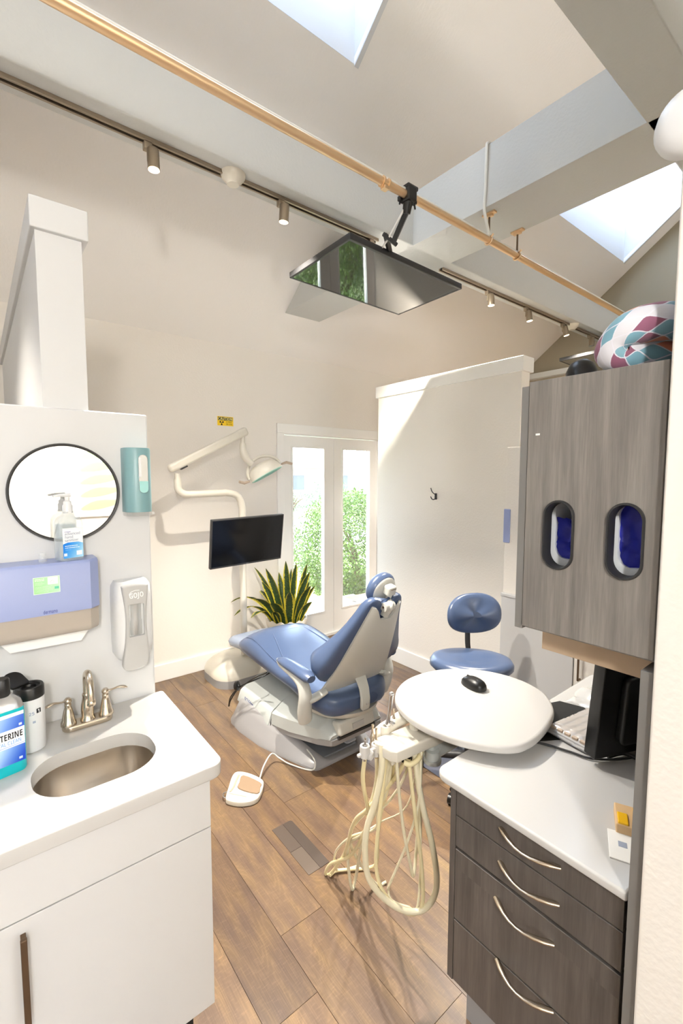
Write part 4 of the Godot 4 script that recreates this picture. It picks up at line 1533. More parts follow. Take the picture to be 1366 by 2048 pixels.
	# each leaf: lean sideways, lean to the viewer, length, width, base offset
	for lf in [[-0.02, 0.05, 0.44, 0.062, 0.01, 0.0], [-0.26, 0.10, 0.41, 0.066, -0.03, 0.02], [0.10, -0.02, 0.42, 0.056, 0.03, -0.03], [0.20, 0.0, 0.42, 0.05, 0.07, -0.04], [0.30, 0.08, 0.39, 0.056, 0.06, 0.03], [-0.42, -0.04, 0.42, 0.036, -0.06, -0.02], [-0.85, 0.10, 0.36, 0.05, -0.08, 0.03], [-0.95, 0.25, 0.28, 0.052, -0.09, 0.04], [-0.55, 0.45, 0.29, 0.074, -0.05, 0.07], [-0.28, 0.55, 0.24, 0.088, -0.01, 0.09], [0.06, 0.35, 0.28, 0.072, 0.03, 0.08], [0.34, 0.30, 0.33, 0.058, 0.08, 0.06], [0.42, 0.10, 0.30, 0.05, 0.09, 0.02], [-0.15, -0.2, 0.34, 0.055, -0.02, -0.06], [-0.38, 0.0, 0.31, 0.06, -0.06, 0.0], [0.02, -0.3, 0.36, 0.045, 0.01, -0.08], [-0.70, 0.40, 0.22, 0.06, -0.08, 0.06], [0.30, -0.25, 0.28, 0.05, 0.08, -0.06], [-0.12, 0.62, 0.16, 0.062, -0.05, 0.10], [0.46, 0.36, 0.22, 0.055, 0.10, 0.06], [-0.60, -0.2, 0.26, 0.05, -0.07, -0.05]]:
		m = MB.new()
		rows = []
		var base: Vector3 = pc + V(0, 0.338, 0) + r2d * V(lf[4] * 1.1, 0, lf[5] * 1.1)
		var tw := rg.randf_range(-0.5, 0.5)
		for i in 13:
			var t := i / 12.0
			var ln := PackedVector3Array()
			var wd: float = lf[3] * 0.62 * (0.62 + 0.75 * t - 0.25 * t * t) * (1.0 - pow(t, 5.0)) + 0.0012
			var lean := t * (0.55 + 0.45 * t)
			var droop := 0.0
			if absf(lf[0]) > 0.6: droop = 0.10 * t * t * t
			var Lf: float = lf[2] * 1.28
			var p: Vector3 = base + r2d * V(lf[0] * Lf * lean, 0, lf[1] * Lf * lean) + V(0, Lf * t * cos(minf(1.2, sqrt(lf[0] * lf[0] + lf[1] * lf[1]) * lean)) - droop, 0)
			for j in 5:
				var u := j / 4.0 * 2.0 - 1.0
				var sx := r2d * (Basis(Vector3.UP, tw * (0.4 + t)) * V(u * wd, 0, (1.0 - u * u) * wd * -0.45))
				ln.append(p + sx)
			rows.append(ln)
		m.grid(rows, false, false, 0.2)
		var back := []
		for ln in rows:
			var q := PackedVector3Array()
			for p in ln: q.append(p + r2d * V(0, 0, -0.0025))
			back.append(q)
		m.grid(back, false, false, 0.2, true)
		part(m, "leaf", M["leaf"], plant)

func delivery() -> void:
	# round-cornered tray
	var m := MB.new()
	var o := thing("delivery_unit", "dental delivery unit under the white tray with hand pieces and looping hoses", "delivery unit", V(0.98, 0.85, -0.93))
	# head block
	m = MB.new()
	m.prism(PackedVector2Array([Vector2(0.900, 0.968), Vector2(0.888, 0.955), Vector2(0.893, 0.892), Vector2(0.905, 0.876), Vector2(1.06, 0.86), Vector2(1.14, 0.86), Vector2(1.14, 0.955), Vector2(1.05, 0.955)]), 0.826, 0.862, lay(0), 0.006)
	m.prism(PackedVector2Array([Vector2(0.91, 0.905), Vector2(1.10, 0.885), Vector2(1.10, 0.945), Vector2(0.93, 0.95)]), 0.800, 0.828, lay(0), 0.004)
	var hd := part(m, "head_block", M["ivory"], o)
	m = MB.new()
	for x in [0.945, 0.968, 0.99]:
		m.rod(V(x, 0.812, -0.892), V(x + 0.001, 0.811, -0.882), 0.0062, 12)
	part(m, "hose_port", M["black"], hd)
	m = MB.new()
	m.tube(curve([V(0.925, 0.846, -0.995), V(0.97, 0.858, -0.990), V(1.03, 0.874, -0.982), V(1.10, 0.885, -0.96), V(1.12, 0.880, -0.93)], 5), [0.012, 0.017, 0.019, 0.020, 0.021, 0.0205, 0.020, 0.020, 0.020, 0.021, 0.022, 0.022, 0.021, 0.020, 0.020, 0.020, 0.020, 0.020, 0.020, 0.020, 0.020], 14)
	part(m, "holder_bar", M["ivory"], o)
	for s in [[0.950, -0.972], [1.035, -0.93]]:
		m = MB.new()
		m.lathe([Vector2(0.009, -0.014), Vector2(0.015, -0.014), Vector2(0.016, 0.0), Vector2(0.015, 0.014), Vector2(0.009, 0.014), Vector2(0.009, -0.014)], Transform3D(Basis(), V(s[0], 0.868, s[1])), 18)
		part(m, "holder_cup", M["ivory"], o)
	# holders stretched out to the left
	for s in [[V(0.852, 0.848, -0.957), true], [V(0.898, 0.836, -0.957), false]]:
		var p: Vector3 = s[0]
		m = MB.new()
		m.lathe([Vector2(0.009, -0.022), Vector2(0.0145, -0.020), Vector2(0.0155, 0.006), Vector2(0.0145, 0.014), Vector2(0.009, 0.015), Vector2(0.009, -0.022)], Transform3D(Basis(), p), 18)
		m.rbox(p + V(0.012, -0.016, 0.010), V(0.022, 0.024, 0.02), 0.007, yaw_b(20))
		m.rbox(p + V(-0.016, -0.012, -0.004), V(0.016, 0.010, 0.012), 0.004)
		m.rod(p + V(0.008, -0.010, 0.0), p + V(0.045, -0.004, 0.008), 0.005, 10)
		part(m, "hand_piece_holder", M["tray_white"], o)
	# instruments
	var tip := func(at: Vector3, lean: Vector3, ln: float, r: float, called: String, mm: String) -> void:
		var q := MB.new()
		var b := Basis(lean.cross(Vector3.FORWARD).normalized(), lean, lean.cross(Vector3.FORWARD).normalized().cross(lean))
		q.lathe([Vector2(r * 0.75, -0.035), Vector2(r * 1.15, -0.02), Vector2(r * 1.2, 0.006), Vector2(r * 0.8, 0.012), Vector2(r * 0.55, 0.02), Vector2(r * 0.5, ln * 0.8), Vector2(r * 0.65, ln * 0.82), Vector2(r * 0.65, ln), Vector2(0, ln)], Transform3D(b.orthonormalized(), at), 14)
		part(q, called, M[mm], o)
	tip.call(V(0.852, 0.850, -0.957), V(0.03, 1, 0.02).normalized(), 0.036, 0.0058, "hand_piece", "chrome")
	tip.call(V(0.898, 0.842, -0.957), V(0.04, 1, -0.05).normalized(), 0.055, 0.0062, "hand_piece", "nickel")
	tip.call(V(0.908, 0.852, -0.985), V(0.02, 1, 0.0).normalized(), 0.042, 0.0062, "hand_piece", "nickel")
	tip.call(V(0.998, 0.878, -0.984), V(0.0, 1, 0.0).normalized(), 0.036, 0.005, "hand_piece", "nickel")
	m = MB.new()
	m.tube(curve([V(0.953, 0.862, -0.972), V(0.956, 0.885, -0.968), V(0.958, 0.91, -0.966), V(0.960, 0.945, -0.963), V(0.963, 0.982, -0.960)], 3), [0.007, 0.0075, 0.008, 0.0082, 0.008, 0.0066, 0.0056, 0.0056, 0.0056, 0.006, 0.0066, 0.0072, 0.0074], 12)
	m.rod(V(0.958, 0.896, -0.958), V(0.962, 0.892, -0.946), 0.006, 10)
	m.rbox(V(0.963, 0.984, -0.960), V(0.016, 0.010, 0.012), 0.004)
	part(m, "air_syringe", M["chrome"], o)
	# arm behind the block
	m = MB.new()
	m.rbox(V(1.24, 0.806, -0.90), V(0.40, 0.062, 0.075), 0.014)
	m.rod(V(1.05, 0.79, -0.868), V(1.05, 0.815, -0.868), 0.022, 20)
	m.rod(V(1.05, 0.778, -0.868), V(1.05, 0.790, -0.868), 0.027, 20)
	part(m, "support_arm", M["housing"], o)
	m = MB.new()
	m.rod(V(1.22, 0.83, -0.87), V(1.22, 0.906, -0.87), 0.03, 20)
	part(m, "tray_post", M["housing"], o)
	m = MB.new()
	m.rbox(V(1.50, 0.76, -0.88), V(0.14, 0.20, 0.12), 0.02)
	m.rbox(V(1.50, 0.66, -0.812), V(0.10, 0.16, 0.22), 0.015)
	part(m, "arm_bracket", M["housing"], o)
	# hoses
	var hs := [
		["hose_yellow", 0.0065, [V(0.852, 0.825, -0.957), V(0.874, 0.724, -0.989), V(0.953, 0.548, -1.052), V(0.986, 0.434, -1.104), V(1.039, 0.218, -1.243), V(1.042, 0.094, -1.369), V(1.051, 0.010, -1.42), V(1.066, 0.012, -1.404), V(1.046, 0.191, -1.289), V(0.97, 0.446, -1.144), V(0.953, 0.562, -1.052), V(0.974, 0.716, -0.949), V(0.950, 0.812, -0.888)]],
		["hose", 0.0095, [V(0.897, 0.862, -0.930), V(0.894, 0.779, -0.93), V(0.888, 0.675, -0.949), V(0.877, 0.584, -0.973), V(0.88, 0.491, -0.984), V(0.896, 0.398, -0.983), V(0.936, 0.33, -0.959), V(0.984, 0.286, -0.924), V(1.03, 0.282, -0.888), V(1.054, 0.328, -0.86), V(1.053, 0.408, -0.845), V(1.027, 0.54, -0.846), V(0.995, 0.681, -0.862), V(0.985, 0.826, -0.885)]],
		["hose_yellow", 0.006, [V(0.918, 0.812, -0.935), V(0.916, 0.674, -0.951), V(0.914, 0.536, -0.966), V(0.919, 0.425, -0.975), V(0.943, 0.338, -0.966), V(0.987, 0.275, -0.936), V(1.025, 0.258, -0.909), V(1.034, 0.311, -0.884), V(1.015, 0.459, -0.875), V(0.979, 0.63, -0.87), V(0.962, 0.812, -0.885)]],
		["hose", 0.0062, [V(0.900, 0.815, -0.958), V(0.945, 0.684, -1.006), V(0.969, 0.554, -1.065), V(0.985, 0.426, -1.157), V(1.01, 0.334, -1.215), V(1.055, 0.17, -1.281), V(1.090, 0.009, -1.297), V(1.102, 0.069, -1.285), V(1.01, 0.393, -1.136), V(0.976, 0.619, -1.004), V(0.955, 0.812, -0.937)]],
		["hose", 0.0052, [V(0.918, 0.827, -0.892), V(0.938, 0.713, -0.9), V(0.971, 0.56, -0.908), V(1.007, 0.436, -0.914), V(1.029, 0.377, -0.92), V(1.05, 0.42, -0.93), V(1.06, 0.62, -0.925), V(1.06, 0.812, -0.92)]],
		["hose", 0.0040, [V(1.00, 0.830, -0.870), V(0.985, 0.68, -0.864), V(0.985, 0.52, -0.908), V(0.978, 0.339, -0.974), V(0.989, 0.298, -0.991), V(0.983, 0.283, -0.969), V(1.009, 0.279, -0.926), V(1.03, 0.292, -0.90), V(1.05, 0.5, -0.91), V(1.04, 0.812, -0.915)]],
		["hose", 0.0045, [V(0.995, 0.812, -0.897), V(0.998, 0.676, -0.953), V(1.002, 0.569, -1.021), V(1.003, 0.519, -1.061), V(1.039, 0.411, -1.109), V(1.026, 0.309, -1.228), V(1.04, 0.16, -1.34), V(1.10, 0.01, -1.40), V(1.19, 0.009, -1.36)]],
		["hose", 0.0058, [V(0.945, 0.812, -0.94), V(0.958, 0.62, -1.00), V(1.00, 0.40, -1.13), V(1.026, 0.284, -1.228), V(1.102, 0.14, -1.268), V(1.182, 0.009, -1.252), V(1.22, 0.009, -1.235)]],
		["hose", 0.0025, [V(1.03, 0.81, -0.90), V(1.043, 0.583, -0.963), V(1.055, 0.439, -1.094), V(1.00, 0.40, -1.13)]],
		["hose_yellow", 0.0062, [V(1.058, 0.010, -1.40), V(1.09, 0.012, -1.40), V(1.14, 0.012, -1.37), V(1.20, 0.012, -1.33), V(1.21, 0.07, -1.28), V(1.12, 0.30, -1.18), V(1.00, 0.568, -1.03), V(0.97, 0.812, -0.93)]],
	]
	for h in hs:
		m = MB.new()
		m.tube(curve(h[2], 6), float(h[1]), 9)
		part(m, "hose", M[h[0]], o)
	m = MB.new()
	m.tube(curve([V(0.940, 0.812, -0.885), V(0.955, 0.806, -0.872), V(0.985, 0.812, -0.868), V(1.02, 0.818, -0.885)], 5), 0.008, 10)
	part(m, "hose", M["hose_yellow"], o)
	# the tray itself
	m = MB.new()
	var pts := []
	for p in [[1.032, -1.013], [1.089, -1.057], [1.167, -1.084], [1.257, -1.082], [1.330, -1.058], [1.395, -1.012], [1.442, -0.955], [1.470, -0.880], [1.472, -0.800], [1.442, -0.722], [1.371, -0.657], [1.298, -0.628], [1.200, -0.610], [1.129, -0.610], [1.085, -0.625], [1.045, -0.662], [1.008, -0.718], [0.986, -0.782], [0.977, -0.850], [0.984, -0.915], [1.003, -0.968]]: pts.append(Vector2(p[0], -p[1]))
	m.prism(curve2(pts, 4), 0.906, 0.931, lay(0), 0.008)
	solo(m, "instrument_tray", M["tray_white"], "large rounded white tray top carrying a black mouse", "tray", V(1.22, 0.906, -0.85))
	mouse(V(1.296, 0.931, -0.898), -12.0, "small black computer mouse on the rounded white tray")

func mouse(at: Vector3, turn: float, label: String) -> void:
	var o := thing("computer_mouse", label, "mouse", at)
	var b := yaw_b(turn)
	var m := MB.new()
	var rows := []
	for q in [[0.0, 0.96], [0.006, 1.0], [0.016, 0.96], [0.024, 0.82], [0.030, 0.58], [0.033, 0.28]]:
		var ln := PackedVector3Array()
		for j in 28:
			var t := TAU * j / 28
			var c := cos(t)
			var s := sin(t)
			ln.append(at + b * V(signf(c) * pow(absf(c), 0.8) * 0.029 * q[1], q[0] - 0.003 * s * q[1], -signf(s) * pow(absf(s), 0.8) * 0.050 * q[1] + (1 - q[1]) * 0.006))
		rows.append(ln)
	m.loft(rows, 0.2)
	part(m, "body", M["black"], o)
	m = MB.new()
	m.tube(PackedVector3Array([at + b * V(0, 0.0315, -0.012), at + b * V(0, 0.0285, -0.026), at + b * V(0, 0.021, -0.040)]), 0.0009, 6)
	part(m, "button_split", M["charcoal"], o)
	m = MB.new()
	m.rbox(at + b * V(0, 0.0275, -0.026), V(0.006, 0.008, 0.014), 0.003, b)
	part(m, "wheel", M["charcoal"], o)

func stool() -> void:
	var c := V(2.05, 0, -1.44)
	var o := thing("assistant_stool", "blue assistant stool with an oval back rest beside the hook wall", "stool", c)
	var f := V(-0.72, 0, 0.69)  # the way the seat faces
	var sx := V(0.69, 0, 0.72)
	var m := MB.new()
	var rows := []
	for q in [[0.590, 0.80], [0.596, 0.92], [0.612, 1.0], [0.634, 1.0], [0.652, 0.95], [0.664, 0.82], [0.668, 0.55], [0.666, 0.25]]:
		var ln := PackedVector3Array()
		for j in 40:
			var t := TAU * j / 40
			var r := 0.205 + 0.012 * cos(2 * t)
			ln.append(c + (sx * cos(t) * 1.02 + f * sin(t) * -0.96) * r * q[1] + V(0, q[0] + 0.022 * maxf(0.0, -sin(t)) * q[1] * q[1] + 0.012 * cos(t) * cos(t) * q[1], 0))
		rows.append(ln)
	m.loft(rows, 0.2)
	var seat := part(m, "seat", M["vinyl"], o)
	m = MB.new()
	m.lathe([Vector2(0.17, 0.580), Vector2(0.18, 0.586), Vector2(0.16, 0.592)], Transform3D(Basis(), c), 30)
	part(m, "seat_pan", M["black_matte"], seat)
	# back rest
	var bc := c - f * 0.245 + sx * 0.03 + V(0, 0.845, 0)
	var bu := V(0, 1, 0).rotated(sx.normalized(), deg_to_rad(-6.0))
	var bf := (f + V(0.30, 0, 0.28)).normalized()
	var bx := bu.cross(bf).normalized()
	m = MB.new()
	rows = []
	for q in [[-0.026, 0.35], [-0.024, 0.75], [-0.012, 0.95], [0.006, 1.0], [0.022, 0.94], [0.032, 0.78], [0.036, 0.45], [0.037, 0.15]]:
		var ln := PackedVector3Array()
		for j in 40:
			var t := TAU * j / 40
			var cc := cos(t)
			var ss := sin(t)
			ln.append(bc + bx * signf(cc) * pow(absf(cc), 0.86) * 0.178 * q[1] + bu * signf(ss) * pow(absf(ss), 0.86) * (0.118 + 0.010 * cc) * q[1] + bf * (q[0] + 0.035 * cc * cc))
		rows.append(ln)
	m.loft(rows, 0.2)
	part(m, "back_rest", M["vinyl"], o)
	m = MB.new()
	m.tube(curve([bc - bf * 0.028, bc - bf * 0.035 - V(0, 0.10, 0), bc - bf * 0.03 - V(0, 0.20, 0), bc - bf * 0.01 - V(0, 0.262, 0), c - f * 0.10 + V(0, 0.578, 0)], 5), 0.019, 10, true, 0.35)
	part(m, "back_bracket", M["charcoal"], o)
	m = MB.new()
	m.rod(c + V(0, 0.10, 0), c + V(0, 0.36, 0), 0.026, 18)
	m.rod(c + V(0, 0.34, 0), c + V(0, 0.584, 0), 0.016, 18)
	part(m, "gas_column", M["charcoal"], o)
	for i in 5:
		var a := TAU * i / 5.0 + 0.3
		var d := V(cos(a), 0, sin(a))
		m = MB.new()
		m.tube(PackedVector3Array([c + V(0, 0.115, 0), c + d * 0.14 + V(0, 0.10, 0), c + d * 0.27 + V(0, 0.075, 0)]), [0.026, 0.020, 0.015], 10)
		var leg := part(m, "leg", M["charcoal"], o)
		m = MB.new()
		m.rod(c + d * 0.27 + V(-d.z, 0, d.x) * 0.018 + V(0, 0.027, 0), c + d * 0.27 - V(-d.z, 0, d.x) * 0.018 + V(0, 0.027, 0), 0.026, 16)
		m.rod(c + d * 0.27 + V(0, 0.03, 0), c + d * 0.27 + V(0, 0.075, 0), 0.008, 8)
		part(m, "caster", M["black"], leg)
	m = MB.new()  # thin sheet coloured as the shade below the stool
	m.prism(rrect(1.905, 1.05, 2.70, 1.92, [0.02]), 0.0005, 0.007, lay(0), 0.003)
	solo(m, "floor_shade", M["shade_grey"], "flat grey blue sheet drawn as the shade under the blue assistant stool", "mat", V(2.3, 0, -1.5))

func right_side() -> void:
	# base cabinet with four drawers
	var o := thing("drawer_cabinet", "grey wood-grain base cabinet with four drawers under the right counter", "cabinet", V(1.38, 0, -0.49))
	var m := MB.new()
	m.box(V(0.945, 0.33, -0.69), V(1.85, 0.858, -0.292))
	part(m, "carcass", M["laminate_base"], o)
	m = MB.new()
	m.box(V(0.921, 0.32, -0.699), V(1.85, 0.858, -0.682), 0.001)
	part(m, "end_panel", M["laminate_base"], o)
	m = MB.new()
	m.slab(V(1.09, 0, -0.752), V(1.80, 0.329, -0.30))
	part(m, "toe_kick", M["shell_grey"], o)
	for d in [[0.785, 0.856, 0.831, -0.553, -0.413], [0.700, 0.782, 0.747, -0.553, -0.413], [0.500, 0.692, 0.650, -0.561, -0.420], [0.325, 0.496, 0.4965, -0.553, -0.416]]:
		var lo: float = d[0]
		var hi: float = d[1]
		if lo == 0.500: lo = 0.5005
		m = MB.new()
		m.box(V(0.920, lo, -0.680), V(0.940, hi, -0.2925), 0.0015)
		var dr := part(m, "drawer", M["laminate_base"], o)
		var hy: float = d[2]
		m = MB.new()
		var hp := []
		for k in 9:
			var t := k / 8.0
			hp.append(V(0.920 - 0.030 * sin(PI * t) - 0.001, hy, lerpf(d[3], d[4], t)))
		m.tube(PackedVector3Array(hp), [0.006, 0.0068, 0.0058, 0.0046, 0.0042, 0.0048, 0.0062, 0.0072, 0.0062], 12, true, 0.62)
		part(m, "handle", M["nickel"], dr)
	# counter
	m = MB.new()
	m.prism(rrect(0.904, 0.284, 1.868, 0.742, [0.006, 0.006, 0.05, 0.035]), 0.860, 0.880, lay(0), 0.005)
	solo(m, "right_countertop", M["quartz"], "white countertop on the grey drawer cabinet at right", "countertop", V(1.38, 0.86, -0.5))
	# tall end panel against the near wall
	m = MB.new()
	m.box(V(0.897, 0.0, -0.2805), V(1.80, 1.31, -0.2605), 0.001)
	solo(m, "end_panel", M["laminate_edge"], "narrow grey end panel between the counter and the near wall", "panel", V(1.3, 0, -0.27))
	# wall cabinet with two glove ports
	var u := thing("wall_cabinet", "grey wood-grain upper cabinet with two oval glove openings", "cabinet", V(1.05, 1.32, -0.40))
	m = MB.new()
	m.box(V(0.925, 1.320, -0.5255), V(1.24, 1.336, -0.263)); m.box(V(0.925, 1.822, -0.5255), V(1.24, 1.838, -0.263))
	m.box(V(0.925, 1.336, -0.279), V(1.24, 1.822, -0.263))
	m.box(V(1.225, 1.336, -0.51), V(1.24, 1.822, -0.279))
	part(m, "carcass", M["laminate"], u)
	m = MB.new()
	m.box(V(0.905, 1.322, -0.527), V(1.24, 1.836, -0.510), 0.001)
	part(m, "side_panel", M["laminate_edge"], u)
	m = MB.new()
	var holes := []
	var hc := [[-0.4375, 1.5325], [-0.3175, 1.5330]]
	for h in hc: holes.append(rrect(h[0] - 0.0305, h[1] - 0.069, h[0] + 0.0305, h[1] + 0.069, [0.0304], 8))
	m.prism(rrect(-0.5085, 1.330, -0.264, 1.843, [0.001]), -0.921, -0.902, side_x(0), 0.001, holes)
	var dr := part(m, "door", M["laminate"], u)
	for h in hc:
		m = MB.new()
		var rows := []
		for q in [[-0.923, 1.0], [-0.900, 1.0], [-0.897, 0.965], [-0.897, 0.88], [-0.901, 0.84], [-0.925, 0.82]]:
			var ln := PackedVector3Array()
			for p in rrect(-0.0312, -0.070, 0.0312, 0.070, [0.0311], 8):
				var k: float = q[1]
				ln.append(V(-q[0] + 0.0, h[1] + p.y * (1 - (1 - k) * 0.45), h[0] + p.x * k))
			rows.append(ln)
		m.grid(rows, true, false, 0.5, true)
		part(m, "port_ring", M["charcoal"], dr)
	m = MB.new()
	m.rbox(V(0.9015, 1.735, -0.487), V(0.0012, 0.004, 0.009), 0.0005)
	part(m, "scratch", M["paper"], dr)
	m = MB.new()
	m.box(V(0.985, 1.260, -0.505), V(1.235, 1.320, -0.283), 0.001)
	solo(m, "light_valance", M["beige_panel"], "beige valance strip under the grey upper cabinet", "valance", V(1.1, 1.29, -0.39))
	# glove boxes behind the ports
	for i in 2:
		var z: float = hc[i][0] - 0.006
		var g := thing("glove_box", ["white box of blue gloves behind the left oval opening", "white box of blue gloves behind the right oval opening"][i], "glove box", V(1.02, 1.336, z), "glove boxes in the upper cabinet")
		m = MB.new()
		var dy: float = -0.020 if i == 0 else 0.03
		m.prism(rrect(z - 0.050, 1.338, z + 0.050, 1.640 + dy, [0.002]), -1.10, -0.938, side_x(0), 0.0, [rrect(z - 0.018, 1.480, z + 0.036, 1.602, [0.0245], 7)])
		part(m, "carton", M["glove_box"], g)
		m = MB.new()
		var rg := RandomNumberGenerator.new()
		rg.seed = 9 + i
		var rws := []
		for a in 13:
			var ln := PackedVector3Array()
			for b in 9:
				var top := 1.60 if i == 1 else 1.565 - (0.018 if b > 4 else 0.0)
				ln.append(V(0.948 + rg.randf_range(-0.006, 0.006), lerpf(1.475, top, a / 12.0) + rg.randf_range(-0.003, 0.003), z - 0.022 + 0.062 * b / 8.0))
			rws.append(ln)
		m.grid(rws, false, false, 0.2, true)
		part(m, "gloves", M["glove_blue"], g)
	# patterned neck pillow and a black speaker on top
	var pl := []
	var pc := V(0.99, 1.843, -0.33)
	var pr := PackedFloat32Array()
	m = MB.new()
	var path := curve([V(1.10, 1.877, -0.300), V(1.04, 1.876, -0.318), V(0.965, 1.875, -0.345), V(0.928, 1.876, -0.362), V(0.918, 1.894, -0.356), V(0.925, 1.912, -0.335), V(0.965, 1.926, -0.308), V(1.04, 1.936, -0.290), V(1.10, 1.940, -0.285)], 7)
	for i in path.size():
		var t := float(i) / (path.size() - 1)
		pr.append(0.0315 + 0.008 * absf(t - 0.5) - 0.006 * exp(-pow((t - 0.5) * 8.0, 2.0)))
	var rads := []
	for q in pr: rads.append(q)
	m.tube(path, rads, 22)
	for i in m.t.size(): m.t[i] = Vector2(m.t[i].x * 1.75, m.t[i].y * 3.4)
	solo(m, "neck_pillow", M["fabric"], "rolled neck pillow in a blue, orange and purple diamond print on the upper cabinet", "pillow", pc)
	m = MB.new()
	m.lathe([Vector2(0.024, 0), Vector2(0.029, 0.004), Vector2(0.031, 0.014), Vector2(0.029, 0.030), Vector2(0.022, 0.042), Vector2(0.010, 0.048), Vector2(0, 0.049)], Transform3D(Basis.from_scale(V(1.1, 1.42, 1.1)), V(1.06, 1.838, -0.476)), 24)
	solo(m, "desk_speaker", M["black"], "small round black speaker on top of the upper cabinet", "speaker", V(1.06, 1.838, -0.476))
	# computer corner on the counter
	monitor_back()
	m = MB.new()
	m.prism(PackedVector2Array([Vector2(1.12, 0.735), Vector2(1.46, 0.735), Vector2(1.525, 0.712), Vector2(1.545, 0.64), Vector2(1.50, 0.575), Vector2(1.30, 0.60), Vector2(1.20, 0.66)]), 0.880, 0.883, lay(0), 0.001)
	solo(m, "desk_pad", M["black_matte"], "black mouse pad on the counter beside the rounded tray", "mouse pad", V(1.35, 0.88, -0.66))
	var kb := thing("keyboard", "grey keyboard under a crinkled plastic cover on the right counter", "keyboard", V(1.40, 0.88, -0.53))
	var kx := Transform3D(yaw_b(-9.0), V(1.42, 0.0, -0.562))
	m = MB.new()
	m.rbox(kx * V(0, 0.892, 0), V(0.26, 0.020, 0.13), 0.006, kx.basis)
	part(m, "case", M["shell_grey"], kb)
	for r in 5:
		for c in 13:
			m = MB.new()
			m.rbox(kx * V(-0.117 + c * 0.0195, 0.905, -0.047 + r * 0.0235), V(0.016, 0.010, 0.019), 0.003, kx.basis, 1)
			part(m, "key", M["ivory_dark"], kb)
	var rg2 := RandomNumberGenerator.new()
	rg2.seed = 3
	m = MB.new()
	var rr := []
	for a in 26:
		var ln := PackedVector3Array()
		for b in 15:
			var e := minf(minf(a, 25 - a) / 2.0, minf(b, 14 - b) / 2.0)
			ln.append(kx * V(-0.134 + 0.268 * a / 25.0, lerpf(0.890, 0.9145, clampf(e, 0, 1)) + rg2.randf_range(0, 0.003), -0.068 + 0.136 * b / 14.0))
		rr.append(ln)
	m.grid(rr, false, false, 0.5)
	part(m, "dust_cover", M["plastic_wrap"], kb)
	m = MB.new()
	rr = []
	for a in 14:
		var ln := PackedVector3Array()
		for b in 14:
			var s := sin(a * 0.9 + b * 0.4) * 0.004 + rg2.randf_range(0, 0.006)
			ln.append(V(1.54 + 0.20 * a / 13.0, 0.8815 + maxf(0, s) + 0.012 * sin(PI * a / 13.0) * sin(PI * b / 13.0), -0.70 + 0.13 * b / 13.0 + 0.01 * sin(a * 0.7)))
		rr.append(ln)
	m.grid(rr, false, false, 0.6)
	solo(m, "plastic_bag", M["plastic_wrap"], "crumpled clear plastic bag at the far end of the right counter", "plastic bag", V(1.64, 0.88, -0.63))
	m = MB.new()
	m.tube(curve([V(1.20, 0.886, -0.69), V(1.22, 0.8855, -0.645), V(1.24, 0.8855, -0.60), V(1.255, 0.8855, -0.55), V(1.27, 0.8855, -0.50), V(1.33, 0.8855, -0.45), V(1.40, 0.8855, -0.42)], 6), 0.0032, 8)
	solo(m, "keyboard_cable", M["charcoal"], "grey keyboard cable curving across the right counter", "cable", V(1.25, 0.885, -0.6))
	# dental floss samples and cards by the wall
	var bx := thing("sample_box", "small clear box of yellow sticks standing on white cards by the near wall", "box", V(1.075, 0.88, -0.345))
	var sb := yaw_b(24)
	m = MB.new()
	m.rbox(V(1.090, 0.892, -0.345), V(0.075, 0.022, 0.058), 0.003, sb)
	part(m, "carton", M["kraft"], bx)
	m = MB.new()
	m.rbox(V(1.068, 0.904, -0.352), V(0.036, 0.006, 0.020), 0.002, sb)
	m.rbox(V(1.106, 0.904, -0.336), V(0.034, 0.006, 0.016), 0.002, sb)
	part(m, "yellow_stick", M["mustard"], bx)
	m = MB.new()
	m.rbox(V(1.015, 0.8815, -0.330), V(0.085, 0.003, 0.055), 0.001, sb)
	var card := solo(m, "card", M["paper"], "white card lying before the sample box on the right counter", "card", V(1.015, 0.88, -0.33))
	m = MB.new()
	m.rbox(V(1.018, 0.8832, -0.333), V(0.016, 0.0006, 0.016), 0.0002, sb)
	part(m, "print", M["ink_grey"], card)
	m = MB.new()
	m.rbox(V(1.165, 0.915, -0.315), V(0.05, 0.068, 0.03), 0.004, sb)
	solo(m, "clear_stand", M["plastic_wrap"], "clear plastic stand behind the sample box by the near wall", "stand", V(1.165, 0.88, -0.315))
	# white cabinet run beyond the stool
	var w := thing("far_cabinet", "white cabinet beyond the stool, seen under the upper cabinet", "cabinet", V(2.7, 0, -1.35))
	m = MB.new()
	m.box(V(2.60, 0.0, -1.612), V(2.62, 0.885, -1.150), 0.002)
	part(m, "side_panel", M["white_cabinet"], w)
	m = MB.new()
	m.box(V(2.62, 0.0, -1.60), V(2.853, 0.862, -0.80), 0.002)
	part(m, "carcass", M["white_cabinet"], w)
	m = MB.new()
	m.box(V(2.604, 0.10, -1.144), V(2.62, 0.86, -0.80), 0.002)
	var fd := part(m, "door", M["wall_paint"], w)
	m = MB.new()
	var fh := [V(2.603, 0.51, -1.108), V(2.575, 0.51, -1.108), V(2.575, 0.68, -1.108), V(2.603, 0.68, -1.108)]
	for i in 3: m.rod(fh[i], fh[i + 1], 0.006, 8)
	part(m, "handle", M["bronze"], fd)
	m = MB.new()
	m.box(V(2.595, 0.885, -1.616), V(2.853, 0.905, -0.80), 0.003)
	part(m, "top", M["white_cabinet"], w)
	m = MB.new()
	m.box(V(2.62, 0.905, -1.612), V(2.853, 1.83, -1.15), 0.002)
	var hu := solo(m, "tall_hutch", M["wall_paint"], "pale hutch standing on the white cabinet behind the upper cabinet", "cabinet", V(2.73, 0.905, -1.38))
	m = MB.new()
